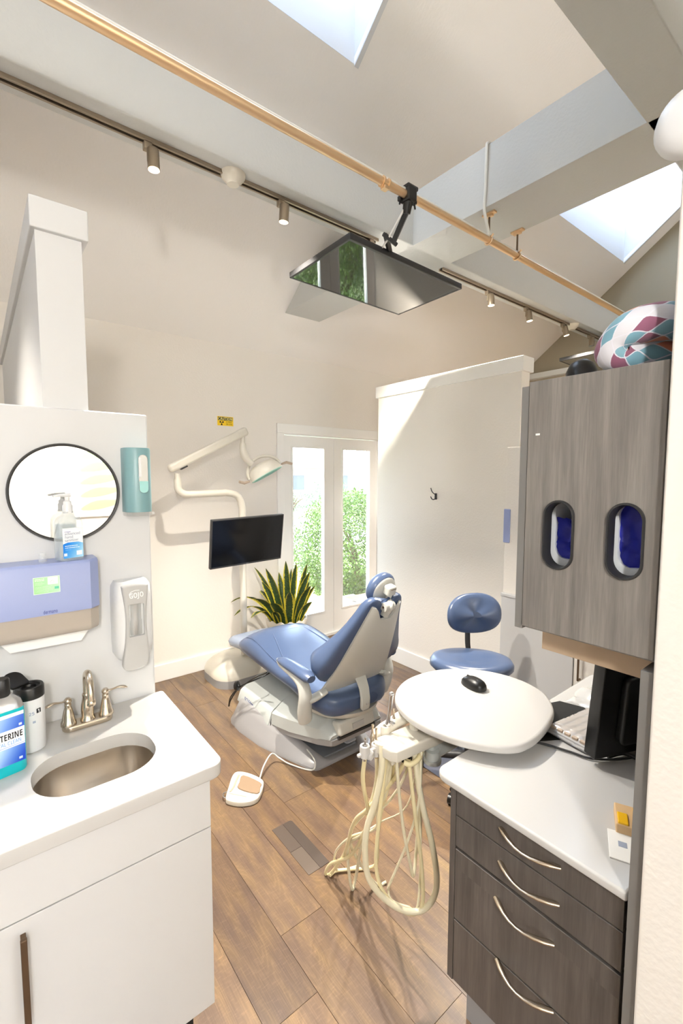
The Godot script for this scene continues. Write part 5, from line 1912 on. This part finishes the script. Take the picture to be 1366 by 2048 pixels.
	m.rbox(V(2.617, 1.335, -1.598), V(0.012, 0.215, 0.045), 0.006)
	solo(m, "blue_holder", M["periwinkle"], "blue holder fixed to the pale hutch, left of the upper cabinet", "holder", V(2.617, 1.34, -1.588))

func monitor_back() -> void:
	# black monitor turned to the right, seen from its edge and back
	var o := thing("desk_monitor", "black monitor seen edge-on on the right counter below the upper cabinet", "monitor", V(1.30, 0.88, -0.43))
	var m := MB.new()
	var b := Basis(V(0.42, 0.0, 0.17).normalized(), V(0.04, 0.99, 0.11).normalized(), V(0, 0, 1))
	b.y = (b.y - b.x * b.x.dot(b.y)).normalized()
	b.z = b.x.cross(b.y)
	var xf := Transform3D(b, V(1.238, 0.905, -0.488))
	m.prism(rrect(0.0, 0.0, 0.44, 0.27, [0.004]), -0.028, 0.008, xf, 0.003)
	m.prism(rrect(0.06, 0.04, 0.38, 0.23, [0.02]), 0.007, 0.028, xf, 0.006)
	part(m, "casing", M["black"], o)
	m = MB.new()
	m.prism(rrect(0.006, 0.014, 0.434, 0.264, [0.0]), -0.0295, -0.0275, xf)
	part(m, "screen", M["screen"], o)
	m = MB.new()
	m.tube(PackedVector3Array([xf * V(0.22, 0.12, 0.026), V(1.47, 0.97, -0.39), V(1.48, 0.89, -0.385)]), 0.018, 10)
	m.rbox(V(1.46, 0.887, -0.40), V(0.20, 0.012, 0.17), 0.005)
	part(m, "stand", M["charcoal"], o)
	m = MB.new()
	m.tube(curve([V(1.31, 0.886, -0.475), V(1.36, 0.887, -0.455), V(1.40, 0.887, -0.430), V(1.44, 0.887, -0.41), V(1.50, 0.89, -0.35)], 5), 0.004, 8)
	m.tube(curve([V(1.35, 0.95, -0.44), V(1.38, 0.92, -0.42), V(1.37, 0.90, -0.40), V(1.42, 0.895, -0.37)], 5), 0.0035, 8)
	part(m, "cable", M["black"], o)

func vanity() -> void:
	# countertop with an oval cut for the basin
	var m := MB.new()
	var hole := rrect(0.068, 1.189, 0.354, 1.403, [0.095, 0.095, 0.095, 0.095], 9)
	m.prism(rrect(-1.9, 1.088, 0.475, 1.600, [0.0, 0.032, 0.012, 0.0]), 0.862, 0.900, lay(0), 0.004, [hole])
	solo(m, "sink_countertop", M["quartz"], "white stone countertop around the steel sink", "countertop", V(0.0, 0.862, -1.35))
	m = MB.new()
	var rows := []
	for q in [[0.006, 0.8615], [0.004, 0.85], [0.001, 0.78], [-0.004, 0.735], [-0.018, 0.715], [-0.045, 0.706], [-0.08, 0.702]]:
		var ln := PackedVector3Array()
		for p in rrect(0.068 - q[0], 1.189 - q[0], 0.354 + q[0], 1.403 + q[0], [0.095 + q[0]], 9): ln.append(V(p.x, q[1], -p.y))
		rows.append(ln)
	m.loft(rows, 0.3, false, true, true)
	var sk := solo(m, "sink_basin", M["steel"], "brushed steel oval sink set under the white countertop", "sink", V(0.211, 0.702, -1.296))
	m = MB.new()
	m.lathe([Vector2(0.010, 0.7028), Vector2(0.022, 0.7035), Vector2(0.024, 0.702)], Transform3D(Basis(), V(0.211, 0, -1.296)), 20)
	part(m, "drain", M["chrome"], sk)
	# cabinet
	var o := thing("sink_cabinet", "white sink cabinet with a bar-handled door below the stone counter", "cabinet", V(-0.4, 0, -1.35))
	m = MB.new()
	m.box(V(-1.9, 0.19, -1.598), V(0.436, 0.21, -1.135), 0.002); m.box(V(-1.9, 0.21, -1.598), V(0.436, 0.861, -1.58), 0.002)
	m.box(V(0.418, 0.21, -1.58), V(0.436, 0.861, -1.135), 0.002); m.box(V(-1.9, 0.21, -1.58), V(-1.882, 0.861, -1.135), 0.002)
	m.box(V(-1.882, 0.80, -1.153), V(0.418, 0.861, -1.135), 0.002)
	part(m, "carcass", M["white_cabinet"], o)
	m = MB.new()
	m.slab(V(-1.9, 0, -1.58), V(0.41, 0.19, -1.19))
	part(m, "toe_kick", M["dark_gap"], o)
	for d in [[-0.028, 0.445], [-0.504, -0.031], [-0.980, -0.507]]:
		m = MB.new()
		m.box(V(d[0], 0.7175, -1.134), V(d[1], 0.860, -1.115), 0.0015)
		part(m, "false_front", M["white_cabinet"], o)
		m = MB.new()
		m.box(V(d[0], 0.2, -1.134), V(d[1], 0.7145, -1.115), 0.0015)
		var dr := part(m, "door", M["white_cabinet"], o)
		m = MB.new()
		var hx: float = 0.030 if d[0] > -0.1 else d[1] - 0.06
		m.box(V(hx - 0.006, 0.495, -1.098), V(hx + 0.006, 0.69, -1.088), 0.002)
		m.box(V(hx - 0.005, 0.50, -1.116), V(hx + 0.005, 0.512, -1.092), 0.001)
		m.box(V(hx - 0.005, 0.673, -1.116), V(hx + 0.005, 0.685, -1.092), 0.001)
		part(m, "bar_handle", M["bronze"], dr)
	# faucet
	var f := thing("faucet", "brushed nickel two-handle faucet behind the steel sink", "faucet", V(0.228, 0.90, -1.515))
	m = MB.new()
	m.prism(rrect(0.160, 1.490, 0.296, 1.540, [0.024], 7), 0.9, 0.918, lay(0), 0.005)
	part(m, "base", M["nickel"], f)
	for s in [-1.0, 1.0]:
		var c := V(0.228 + s * 0.050, 0, -1.515)
		m = MB.new()
		m.lathe([Vector2(0.021, 0.916), Vector2(0.0205, 0.925), Vector2(0.017, 0.932), Vector2(0.0155, 0.945), Vector2(0.0115, 0.962), Vector2(0.0085, 0.972), Vector2(0.0095, 0.975), Vector2(0.0095, 0.979), Vector2(0.0080, 0.981), Vector2(0.0105, 0.986), Vector2(0.0100, 0.992), Vector2(0.0060, 0.997), Vector2(0, 0.998)], Transform3D(Basis(), c), 24)
		var post := part(m, "handle_post", M["nickel"], f)
		m = MB.new()
		m.tube(curve([c + V(0, 0.989, 0), c + V(s * 0.018, 0.991, 0.006), c + V(s * 0.036, 0.996, 0.012), c + V(s * 0.052, 0.993, 0.014), c + V(s * 0.060, 0.989, 0.014)], 4), [0.005, 0.0048, 0.0046, 0.0044, 0.0044, 0.0046, 0.005, 0.0055, 0.006, 0.0066, 0.0070, 0.0072, 0.0070, 0.0062, 0.0052, 0.0042, 0.003], 12, true, 0.55)
		part(m, "lever", M["nickel"], post)
	m = MB.new()
	m.lathe([Vector2(0.021, 0.916), Vector2(0.020, 0.923), Vector2(0.0165, 0.930), Vector2(0.0178, 0.945), Vector2(0.0170, 0.962), Vector2(0.0135, 0.978), Vector2(0.0118, 0.988), Vector2(0.0130, 0.991), Vector2(0.0130, 0.996), Vector2(0.0110, 0.999)], Transform3D(Basis(), V(0.228, 0, -1.515)), 26)
	part(m, "spout_body", M["nickel"], f)
	m = MB.new()
	m.tube(curve([V(0.228, 0.995, -1.515), V(0.228, 1.030, -1.515), V(0.2275, 1.056, -1.507), V(0.227, 1.071, -1.484), V(0.226, 1.072, -1.462), V(0.2255, 1.058, -1.440), V(0.225, 1.034, -1.429), V(0.225, 1.004, -1.425)], 6), 0.0095, 16)
	m.lathe([Vector2(0.0098, 0.996), Vector2(0.0115, 0.998), Vector2(0.0115, 1.010), Vector2(0.0095, 1.012)], Transform3D(Basis(), V(0.225, 0, -1.425)), 20)
	part(m, "spout", M["nickel"], f)

func vanity_things() -> void:
	# round mirror
	var mc := V(0.209, 1.598, -1.6)
	var o := thing("round_mirror", "round wall mirror with a thin dark frame above the sink", "mirror", mc)
	var m := MB.new()
	var tz := Transform3D(Basis(Vector3.RIGHT, PI / 2), mc)
	m.lathe([Vector2(0.1395, 0.0), Vector2(0.1475, 0.0), Vector2(0.1475, 0.013), Vector2(0.1465, 0.015), Vector2(0.1415, 0.015), Vector2(0.1405, 0.014), Vector2(0.1395, 0.006), Vector2(0.1395, 0.0)], tz, 72, 0.7)
	part(m, "frame", M["charcoal"], o)
	m = MB.new()
	m.lathe([Vector2(0.1395, 0.002), Vector2(0.1395, 0.007), Vector2(0, 0.007)], tz, 72)
	part(m, "glass", M["mirror"], o)
	# paper towel dispenser
	var t := thing("towel_dispenser", "lilac blue paper towel dispenser with a smoky lower bin on the sink wall", "towel dispenser", V(0.13, 1.18, -1.6))
	m = MB.new()
	var plan := func(y: float, gx: float, gz: float) -> PackedVector3Array:
		var ln := PackedVector3Array()
		for p in [[-0.030, -1.6], [-0.030, -1.535], [-0.005, -1.508], [0.25, -1.508], [0.276, -1.535], [0.276, -1.6]]:
			ln.append(V(0.123 + (p[0] - 0.123) * gx, y, -1.6 + (p[1] + 1.6) * gz))
		return ln
	m.loft([plan.call(1.255, 1.0, 1.0), plan.call(1.395, 1.0, 1.0), plan.call(1.402, 0.985, 0.95)], 0.75, true, true, false)
	var cv := part(m, "cover", M["periwinkle"], t)
	m = MB.new()
	m.loft([plan.call(1.186, 0.96, 0.80), plan.call(1.192, 0.98, 0.90), plan.call(1.205, 0.985, 0.94), plan.call(1.256, 0.985, 0.95)], 0.75, true, true, false)
	part(m, "bin", M["smoke"], t)
	m = MB.new()
	m.quad(V(0.108, 1.318, -1.5065), V(0.172, 1.318, -1.5065), V(0.172, 1.366, -1.5065), V(0.108, 1.366, -1.5065), PackedVector2Array([Vector2(0, 1), Vector2(1, 1), Vector2(1, 0), Vector2(0, 0)]))
	var im := Image.create(160, 120, false, Image.FORMAT_RGB8)
	im.fill(Color(0.86, 0.96, 0.88))
	grade(im, Rect2i(4, 4, 152, 112), Color(0.60, 0.84, 0.58), Color(0.74, 0.93, 0.78), -0.2)
	im.fill_rect(Rect2i(86, 6, 62, 52), Color(0.93, 0.95, 0.93))
	im.fill_rect(Rect2i(126, 76, 26, 18), Color(0.35, 0.76, 0.62))
	lines(im, 10, 12, 66, 2, 10, Color(0.95, 1, 0.95), 5)
	lines(im, 10, 38, 60, 3, 8, Color(0.90, 1, 0.90), 2)
	lines(im, 10, 68, 110, 5, 9, Color(0.90, 1, 0.90), 2)
	for k in 40: im.set_pixel(100 + k / 2, 40 - k / 2, Color(0.6, 0.65, 0.65))
	for k in 60: im.set_pixel(112 + int(12 * cos(k * 0.105)), 40 + int(10 * sin(k * 0.105)), Color(0.6, 0.65, 0.65))
	var st := mat("sticker", Color(1, 1, 1), 0.4)
	st.albedo_texture = tex(im)
	part(m, "sticker", st, cv)
	text("dermano", 0.010, M["ink_blue"], cv, V(0.146, 1.264, -1.5075), Basis(), "lettering", false, 0.034)
	m = MB.new()
	m.lathe([Vector2(0.010, 0), Vector2(0.011, 0.004), Vector2(0.008, 0.008), Vector2(0.007, 0.016), Vector2(0.009, 0.020), Vector2(0.008, 0.026), Vector2(0, 0.028)], Transform3D(Basis(), V(0.137, 1.402, -1.55)), 18)
	part(m, "key_lock", M["clear_plastic"], cv)
	m = MB.new()
	m.quad(V(0.02, 1.19, -1.555), V(0.255, 1.19, -1.555), V(0.225, 1.150, -1.552), V(0.05, 1.152, -1.552))
	m.quad(V(0.05, 1.152, -1.5525), V(0.225, 1.150, -1.5525), V(0.255, 1.19, -1.5555), V(0.02, 1.19, -1.5555))
	part(m, "paper_towel", M["paper"], t)
	# hand sanitizer bottle on the dispenser
	var b := thing("sanitizer_bottle", "clear hand sanitizer pump bottle standing on the lilac towel dispenser", "bottle", V(0.2, 1.402, -1.545))
	var bb := yaw_b(18)
	var bc := V(0.204, 0, -1.545)
	m = MB.new()
	var rows := []
	for q in [[1.402, 0.90], [1.406, 1.0], [1.505, 1.0], [1.518, 0.97], [1.530, 0.75], [1.536, 0.42], [1.545, 0.38]]:
		var ln := PackedVector3Array()
		for p in rrect(-0.034, -0.021, 0.034, 0.021, [0.008], 4): ln.append(bc + bb * V(p.x * q[1], 0, -p.y * (q[1] if q[1] > 0.5 else 0.6)) + V(0, q[0], 0))
		rows.append(ln)
	m.loft(rows, 0.4)
	part(m, "bottle_body", M["gel"], b)
	im = Image.create(128, 192, false, Image.FORMAT_RGB8)
	im.fill(Color(0.97, 0.98, 0.99))
	grade(im, Rect2i(0, 92, 128, 100), Color(0.10, 0.52, 0.92), Color(0.66, 0.86, 0.97), 0.5)
	for x in 128:
		var h := int(14 - 14 * sin(x * 0.025))
		im.fill_rect(Rect2i(x, 88, 1, h), Color(0.97, 0.98, 0.99))
	im.fill_rect(Rect2i(84, 150, 36, 28), Color(0.93, 0.95, 0.99))
	im.fill_rect(Rect2i(4, 160, 20, 18), Color(0.90, 0.94, 0.99))
	lines(im, 12, 22, 60, 1, 8, Color(0.55, 0.55, 0.75), 5)
	lines(im, 12, 112, 100, 2, 12, Color(0.92, 0.96, 1), 5)
	lines(im, 14, 138, 60, 1, 8, Color(0.70, 0.86, 1), 2)
	var lb := mat("sanitizer_label", Color(1, 1, 1), 0.4)
	lb.albedo_texture = tex(im)
	m = MB.new()
	var q4 := [V(-0.027, 1.410, 0.0216), V(0.029, 1.410, 0.0216), V(0.029, 1.498, 0.0216), V(-0.027, 1.498, 0.0216)]
	for i in 4: q4[i] = bc + bb * V(q4[i].x, 0, q4[i].z) + V(0, q4[i].y, 0)
	m.quad(q4[0], q4[1], q4[2], q4[3], PackedVector2Array([Vector2(0, 1), Vector2(1, 1), Vector2(1, 0), Vector2(0, 0)]))
	var lab := part(m, "label", lb, b)
	for i in 3: text(["advanced", "hand", "sanitizer"][i], 0.0075, M["ink_grey"], lab, bc + bb * V([0.0, -0.010, -0.003][i], 0, 0.0222) + V(0, 1.481 - i * 0.0095, 0), bb, "lettering", false)
	m = MB.new()
	m.lathe([Vector2(0.0135, 1.540), Vector2(0.0135, 1.562), Vector2(0.0105, 1.566), Vector2(0.0105, 1.574), Vector2(0.006, 1.577), Vector2(0.006, 1.588), Vector2(0, 1.588)], Transform3D(Basis(), bc), 22)
	m.tube(PackedVector3Array([bc + V(0.008, 1.592, 0), bc + V(-0.016, 1.593, 0.006), bc + V(-0.036, 1.590, 0.012)]), [0.0085, 0.0062, 0.0042], 10, true, 0.7)
	part(m, "pump", M["soap_white"], b)
	# teal dispenser
	var s := thing("wall_dispenser", "teal wall dispenser with a clear window, right of the mirror", "soap dispenser", V(0.407, 1.52, -1.6))
	m = MB.new()
	rows = []
	var cyl := func(y: float, g: float) -> PackedVector3Array:
		var ln := PackedVector3Array()
		for j in 21:
			var a := PI * j / 20.0
			ln.append(V(0.407 - cos(a) * 0.0415 * g, y, -1.6 + 0.012 + pow(sin(a), 0.62) * 0.052 * g))
		ln.append(V(0.407 + 0.0415 * g, y, -1.6))
		ln.append(V(0.407 - 0.0415 * g, y, -1.6))
		return ln
	m.loft([cyl.call(1.533, 1.0), cyl.call(1.733, 1.0), cyl.call(1.738, 0.97)], 0.5, true, true, false)
	part(m, "cover", M["teal"], s)
	m = MB.new()
	m.loft([cyl.call(1.520, 0.95), cyl.call(1.533, 0.99)], 0.5, true, true, false)
	m.rbox(V(0.446, 1.528, -1.55), V(0.008, 0.008, 0.012), 0.002)
	part(m, "tray", M["clear_plastic"], s)
	m = MB.new()
	m.prism(rrect(0.402, 1.594, 0.430, 1.716, [0.0138], 6), -1.538, -1.533, Transform3D(), 0.001)
	var wd := part(m, "window", M["silver"], s)
	m = MB.new()
	m.prism(rrect(0.4025, 1.5945, 0.4295, 1.632, [0.0132, 0.0132, 0.001, 0.001], 6), -1.5332, -1.5312, Transform3D(), 0.0008)
	part(m, "liquid", M["mint"], wd)
	m = MB.new()
	m.prism(rrect(0.4035, 1.645, 0.4095, 1.708, [0.003], 3), -1.5332, -1.5318, Transform3D())
	part(m, "glare_strip", M["soap_white"], wd)
	# grey and white soap dispenser
	var g := thing("soap_dispenser", "grey and white soap dispenser with a clear window, low on the sink wall", "soap dispenser", V(0.378, 1.03, -1.6))
	m = MB.new()
	rows = []
	var wing := func(y: float, w: float, d: float) -> PackedVector3Array:
		var ln := PackedVector3Array()
		for p in [[-1.0, 0.0], [-1.0, 0.55], [-0.86, 0.86], [-0.6, 0.98], [0.0, 1.0], [0.6, 0.98], [0.86, 0.86], [1.0, 0.55], [1.0, 0.0]]: ln.append(V(0.376 + p[0] * w, y, -1.6 + p[1] * d))
		return ln
	m.loft([wing.call(1.058, 0.046, 0.056), wing.call(1.075, 0.056, 0.068), wing.call(1.12, 0.058, 0.070), wing.call(1.26, 0.058, 0.070), wing.call(1.296, 0.056, 0.068), wing.call(1.312, 0.046, 0.058)], 0.5, true, true, false)
	part(m, "cover", M["soap_white"], g)
	m = MB.new()
	var sp := curve2([Vector2(0.338, 1.292), Vector2(0.342, 1.303), Vector2(0.376, 1.307), Vector2(0.412, 1.302), Vector2(0.416, 1.290), Vector2(0.410, 1.22), Vector2(0.409, 1.16), Vector2(0.414, 1.08), Vector2(0.412, 1.048), Vector2(0.40, 1.034), Vector2(0.366, 1.028), Vector2(0.340, 1.034), Vector2(0.334, 1.055), Vector2(0.343, 1.12), Vector2(0.347, 1.19), Vector2(0.344, 1.24)], 4)
	m.prism(sp, -1.545, -1.520, Transform3D(), 0.006, [rrect(0.354, 1.138, 0.401, 1.243, [0.003, 0.003, 0.004, 0.004])])
	var fr := part(m, "front_panel", M["soap_grey"], g)
	m = MB.new()
	m.lathe([Vector2(0.021, 1.140), Vector2(0.021, 1.185), Vector2(0.0195, 1.19), Vector2(0.0195, 1.24)], Transform3D(Basis.from_scale(V(1, 1, 0.5)), V(0.378, 0, -1.536)), 20)
	part(m, "soap_pouch", M["silver"], g)
	m = MB.new()
	m.slab(V(0.354, 1.138, -1.5268), V(0.401, 1.243, -1.5258))
	part(m, "window", M["clear_plastic"], fr)
	text("GOJO", 0.017, M["ink_white"], fr, V(0.379, 1.271, -1.5195), Basis(Vector3.BACK, 0.05), "lettering", true, 0.042)
	m = MB.new()
	m.tube(curve([V(0.357, 1.274, -1.5196), V(0.362, 1.282, -1.5196), V(0.374, 1.2865, -1.5196), V(0.388, 1.286, -1.5196)], 5), 0.0011, 6)
	part(m, "logo_swoosh", M["ink_white"], fr)
	# tub of wipes
	var w := thing("wipes_tub", "white tub of wipes with an open black flip lid beside the mouthwash", "tub", V(0.088, 0.9, -1.475))
	var wc := V(0.084, 0, -1.475)
	m = MB.new()
	m.lathe([Vector2(0.030, 0.9), Vector2(0.034, 0.903), Vector2(0.0345, 1.05)], Transform3D(Basis(), wc), 32)
	part(m, "body", M["soap_white"], w)
	m = MB.new()
	m.lathe([Vector2(0.0355, 1.048), Vector2(0.0355, 1.074), Vector2(0.033, 1.079), Vector2(0.027, 1.079), Vector2(0.025, 1.074), Vector2(0.018, 1.074), Vector2(0.016, 1.068), Vector2(0, 1.068)], Transform3D(Basis(), wc), 32)
	var lid := part(m, "lid", M["black"], w)
	m = MB.new()
	m.prism(rrect(-0.024, 0.0, 0.024, 0.056, [0.006, 0.006, 0.022, 0.022]), 0.0, 0.008, Transform3D(yaw_b(30) * Basis(Vector3.RIGHT, deg_to_rad(-62)), wc + V(-0.018, 1.082, 0.012)), 0.003)
	part(m, "flip_cap", M["black"], lid)
	# mouthwash
	var r := thing("mouthwash_bottle", "blue-green mouthwash bottle at the left end of the stone counter", "bottle", V(0.028, 0.9, -1.39))
	var rc := V(0.024, 0, -1.39)
	m = MB.new()
	rows = []
	var body := func(y: float, gx: float) -> PackedVector3Array:
		var ln := PackedVector3Array()
		for p in rrect(-0.042, -0.024, 0.042, 0.024, [0.016], 5): ln.append(rc + yaw_b(12) * V(p.x * gx, 0, -p.y * gx) + V(0, y, 0))
		return ln
	m.loft([body.call(0.9, 0.93), body.call(0.905, 1.0), body.call(1.055, 1.0), body.call(1.066, 0.985)], 0.4)
	part(m, "bottle_body", M["rinse"], r)
	m = MB.new()
	m.loft([body.call(1.066, 0.985), body.call(1.085, 0.86), body.call(1.097, 0.55), body.call(1.102, 0.46)], 0.3)
	part(m, "shoulder", M["silver"], r)
	m = MB.new()
	m.lathe([Vector2(0.016, 1.10), Vector2(0.017, 1.104), Vector2(0.0165, 1.140), Vector2(0.014, 1.144), Vector2(0, 1.144)], Transform3D(Basis(), rc), 24)
	part(m, "cap", M["black"], r)
	im = Image.create(160, 256, false, Image.FORMAT_RGB8)
	im.fill(Color(0.95, 0.96, 0.98))
	grade(im, Rect2i(0, 18, 160, 62), Color(0.75, 0.88, 0.98), Color(0.14, 0.33, 0.78), 0.2)
	grade(im, Rect2i(0, 170, 160, 86), Color(0.80, 0.92, 0.99), Color(0.08, 0.28, 0.75), 0.3)
	im.fill_rect(Rect2i(136, 60, 14, 12), Color(0.8, 0.85, 0.95))
	im.fill_rect(Rect2i(130, 232, 16, 12), Color(0.8, 0.85, 0.95))
	im.fill_rect(Rect2i(0, 162, 160, 2), Color(0.3, 0.5, 0.85))
	var ml := mat("mouthwash_label", Color(1, 1, 1), 0.35)
	ml.albedo_texture = tex(im)
	m = MB.new()
	var yb := yaw_b(12)
	var l4 := [V(-0.040, 0.928, 0.0247), V(0.036, 0.928, 0.0247), V(0.036, 1.058, 0.0247), V(-0.040, 1.058, 0.0247)]
	for i in 4: l4[i] = rc + yb * V(l4[i].x, 0, l4[i].z) + V(0, l4[i].y, 0)
	m.quad(l4[0], l4[1], l4[2], l4[3], PackedVector2Array([Vector2(0, 1), Vector2(1, 1), Vector2(1, 0), Vector2(0, 0)]))
	var ll := part(m, "label", ml, r)
	text("LISTERINE", 0.016, M["ink"], ll, rc + yb * V(-0.002, 0, 0.0252) + V(0, 1.001, 0), yb, "lettering", true, 0.066)
	text("TOTAL CLEAN", 0.009, M["ink_sky"], ll, rc + yb * V(-0.002, 0, 0.0252) + V(0, 0.984, 0), yb, "lettering", false, 0.060)
	# print on the tub faces the viewer
	var vb := yaw_b(8)
	var vr := wc + vb * V(0, 0, 0.0346)
	m = MB.new()
	m.rbox(wc + yaw_b(30) * V(0, 0, 0.0346) + V(0, 1.014, 0), V(0.011, 0.012, 0.0012), 0.0004, yaw_b(30))
	var pb := part(m, "print", M["ink"], w)
	text("1", 0.009, M["ink_white"], pb, wc + yaw_b(30) * V(0, 0, 0.0353) + V(0, 1.014, 0), yaw_b(30))
	text("25", 0.009, M["ink_grey"], w, wc + yaw_b(2) * V(0, 0, 0.0346) + V(0, 1.010, 0), yaw_b(2))
	m = MB.new()
	m.rbox(wc + yaw_b(10) * V(0, 0, 0.0344) + V(0, 0.986, 0), V(0.007, 0.006, 0.001), 0.0004, yaw_b(10))
	part(m, "print", M["ink_grey"], w)

func small_things() -> void:
	# caution sign on the back wall
	var o := thing("caution_sign", "small yellow caution sign on the back wall above the lamp arm", "sign", V(1.677, 2.11, BACK))
	var m := MB.new()
	m.box(V(1.605, 2.073, BACK), V(1.749, 2.150, BACK + 0.002), 0.0005)
	var pl := part(m, "plate", M["caution_yellow"], o)
	m = MB.new()
	m.slab(V(1.611, 2.117, BACK + 0.002), V(1.743, 2.145, BACK + 0.0026))
	part(m, "header", M["ink"], o)
	text("CAUTION", 0.024, M["caution_cream"], pl, V(1.677, 2.131, BACK + 0.003), Basis(), "lettering", true, 0.126)
	text("X-RAY", 0.012, M["ink"], pl, V(1.710, 2.105, BACK + 0.0025), Basis(), "lettering", false, 0.052)
	text("IN USE", 0.012, M["ink"], pl, V(1.711, 2.087, BACK + 0.0025), Basis(), "lettering", false, 0.056)
	m = MB.new()
	var c := Vector2(1.643, 2.096)
	for k in 3:
		var a := PI / 6 + k * TAU / 3.0
		m.prism(PackedVector2Array([c + Vector2.from_angle(a - 0.45) * 0.005, c + Vector2.from_angle(a - 0.48) * 0.019, c + Vector2.from_angle(a) * 0.021, c + Vector2.from_angle(a + 0.48) * 0.019, c + Vector2.from_angle(a + 0.45) * 0.005]), BACK + 0.002, BACK + 0.0026)
	var dot := PackedVector2Array()
	for j in 12: dot.append(c + Vector2.from_angle(TAU * j / 12) * 0.003)
	m.prism(dot, BACK + 0.002, BACK + 0.0026)
	part(m, "trefoil", M["ink"], o)
	# coat hook
	var h := thing("coat_hook", "small dark double coat hook on the right partition", "hook", V(2.855, 1.52, -2.378))
	m = MB.new()
	m.rbox(V(2.851, 1.488, -2.372), V(0.010, 0.050, 0.020), 0.004)
	part(m, "plate", M["charcoal"], h)
	m = MB.new()
	m.tube(curve([V(2.848, 1.503, -2.372), V(2.826, 1.513, -2.374), V(2.806, 1.532, -2.376), V(2.797, 1.556, -2.378)], 5), 0.0038, 8)
	part(m, "upper_prong", M["charcoal"], h)
	m = MB.new()
	m.tube(curve([V(2.848, 1.470, -2.372), V(2.826, 1.464, -2.373), V(2.806, 1.470, -2.374), V(2.794, 1.488, -2.375)], 5), 0.0038, 8)
	part(m, "lower_prong", M["charcoal"], h)
	# dark cover plate in the floor
	var f := thing("floor_plate", "dark grey rectangular cover plate set into the wood floor", "floor plate", V(1.05, 0, -1.615))
	m = MB.new()
	m.prism(rrect(1.056, 1.462, 1.103, 1.768, [0.001, 0.002, 0.014, 0.001]), 0.0003, 0.0022, lay(0), 0.0006)
	part(m, "strip", M["plate_darker"], f)
	m = MB.new()
	m.prism(rrect(0.998, 1.606, 1.055, 1.769, [0.001]), 0.0003, 0.0022, lay(0), 0.0006)
	part(m, "strip", M["plate_dark"], f)
	m = MB.new()
	m.prism(rrect(0.996, 1.462, 1.055, 1.605, [0.003]), 0.0003, 0.0022, lay(0), 0.0006)
	part(m, "strip", M["plate_worn"], f)
	# sensor on the end of the near wall
	m = MB.new()
	m.lathe([Vector2(0.050, 0), Vector2(0.050, 0.010), Vector2(0.044, 0.022), Vector2(0.026, 0.030), Vector2(0, 0.033)], Transform3D(Basis(Vector3.BACK, PI / 2), V(0.884, 2.19, -0.246)), 32)
	solo(m, "wall_sensor", M["soap_white"], "round white sensor high on the end of the near wall", "sensor", V(0.884, 2.19, -0.236))

func corridor() -> void:
	# what stands behind the viewer: a lamp added in place of a camera flash, and a framed leaf print that the round mirror shows
	var m := MB.new()
	var o := thing("leaf_print", "framed pale green leaf print on the front wall behind the viewer", "picture", V(1.2, 1.6, 3.69))
	m = MB.new()
	m.box(V(0.98, 1.1, 3.66), V(1.7, 2.1, 3.69), 0.003)
	part(m, "canvas", M["paper"], o)
	m = MB.new()
	for k in 5:
		var y := 1.2 + k * 0.17
		m.prism(curve2([Vector2(1.05, y), Vector2(1.25, y + 0.12), Vector2(1.6, y + 0.10), Vector2(1.3, y + 0.0)], 4), 3.656, 3.66)
	part(m, "leaf_shape", M["art_green"], o)
	var l := thing("flash_stand_in", "globe lamp on a stand, added behind the viewer in place of a camera flash", "added lamp", V(-0.42, 2.28, 1.0))
	m = MB.new()
	m.rod(V(-0.42, 0.0, 1.0), V(-0.42, 2.20, 1.0), 0.015, 12)
	m.lathe([Vector2(0.16, 0), Vector2(0.17, 0.01), Vector2(0.02, 0.03)], Transform3D(Basis(), V(-0.42, 0, 1.0)), 24)
	part(m, "stand", M["charcoal"], l)
	m = MB.new()
	m.lathe([Vector2(0, 2.19), Vector2(0.05, 2.20), Vector2(0.085, 2.235), Vector2(0.095, 2.28), Vector2(0.085, 2.325), Vector2(0.05, 2.36), Vector2(0, 2.37)], Transform3D(Basis(), V(-0.42, 0, 1.0)), 28, 0.2)
	part(m, "lamp_globe", M["lamp_glow"], l)
	var li := OmniLight3D.new()
	li.name = "globe_light"
	li.light_color = Color(1.0, 0.985, 0.955)
	li.light_energy = 2.4
	li.omni_range = 14.0
	li.omni_attenuation = 2.0
	li.light_size = 0.09
	li.shadow_enabled = true
	l.add_child(li)
	li.position = V(0, 0, 0)
	m = MB.new()  # unseen track and its spots, added to brighten the room
	m.box(V(-2.6, 2.985, 1.99), V(5.2, 3.0, 2.03), 0.002)
	var tr := solo(m, "light_track", M["track_metal"], "champagne light track added behind the viewer for fill light", "light track", V(1.2, 3.0, 2.01))
	m = MB.new()
	m.box(V(-3.2, 3.0, 1.928), V(5.75, 3.29, 2.09), 0.006)
	struct(m, "trim_6", M["beam_paint"])
	for x in [-1.2, 0.3, 1.8, 3.3, 4.8]: track_head(x, -50, 0, "lit spotlight added on the track behind the viewer for fill light", true, 2.01, 8.0)
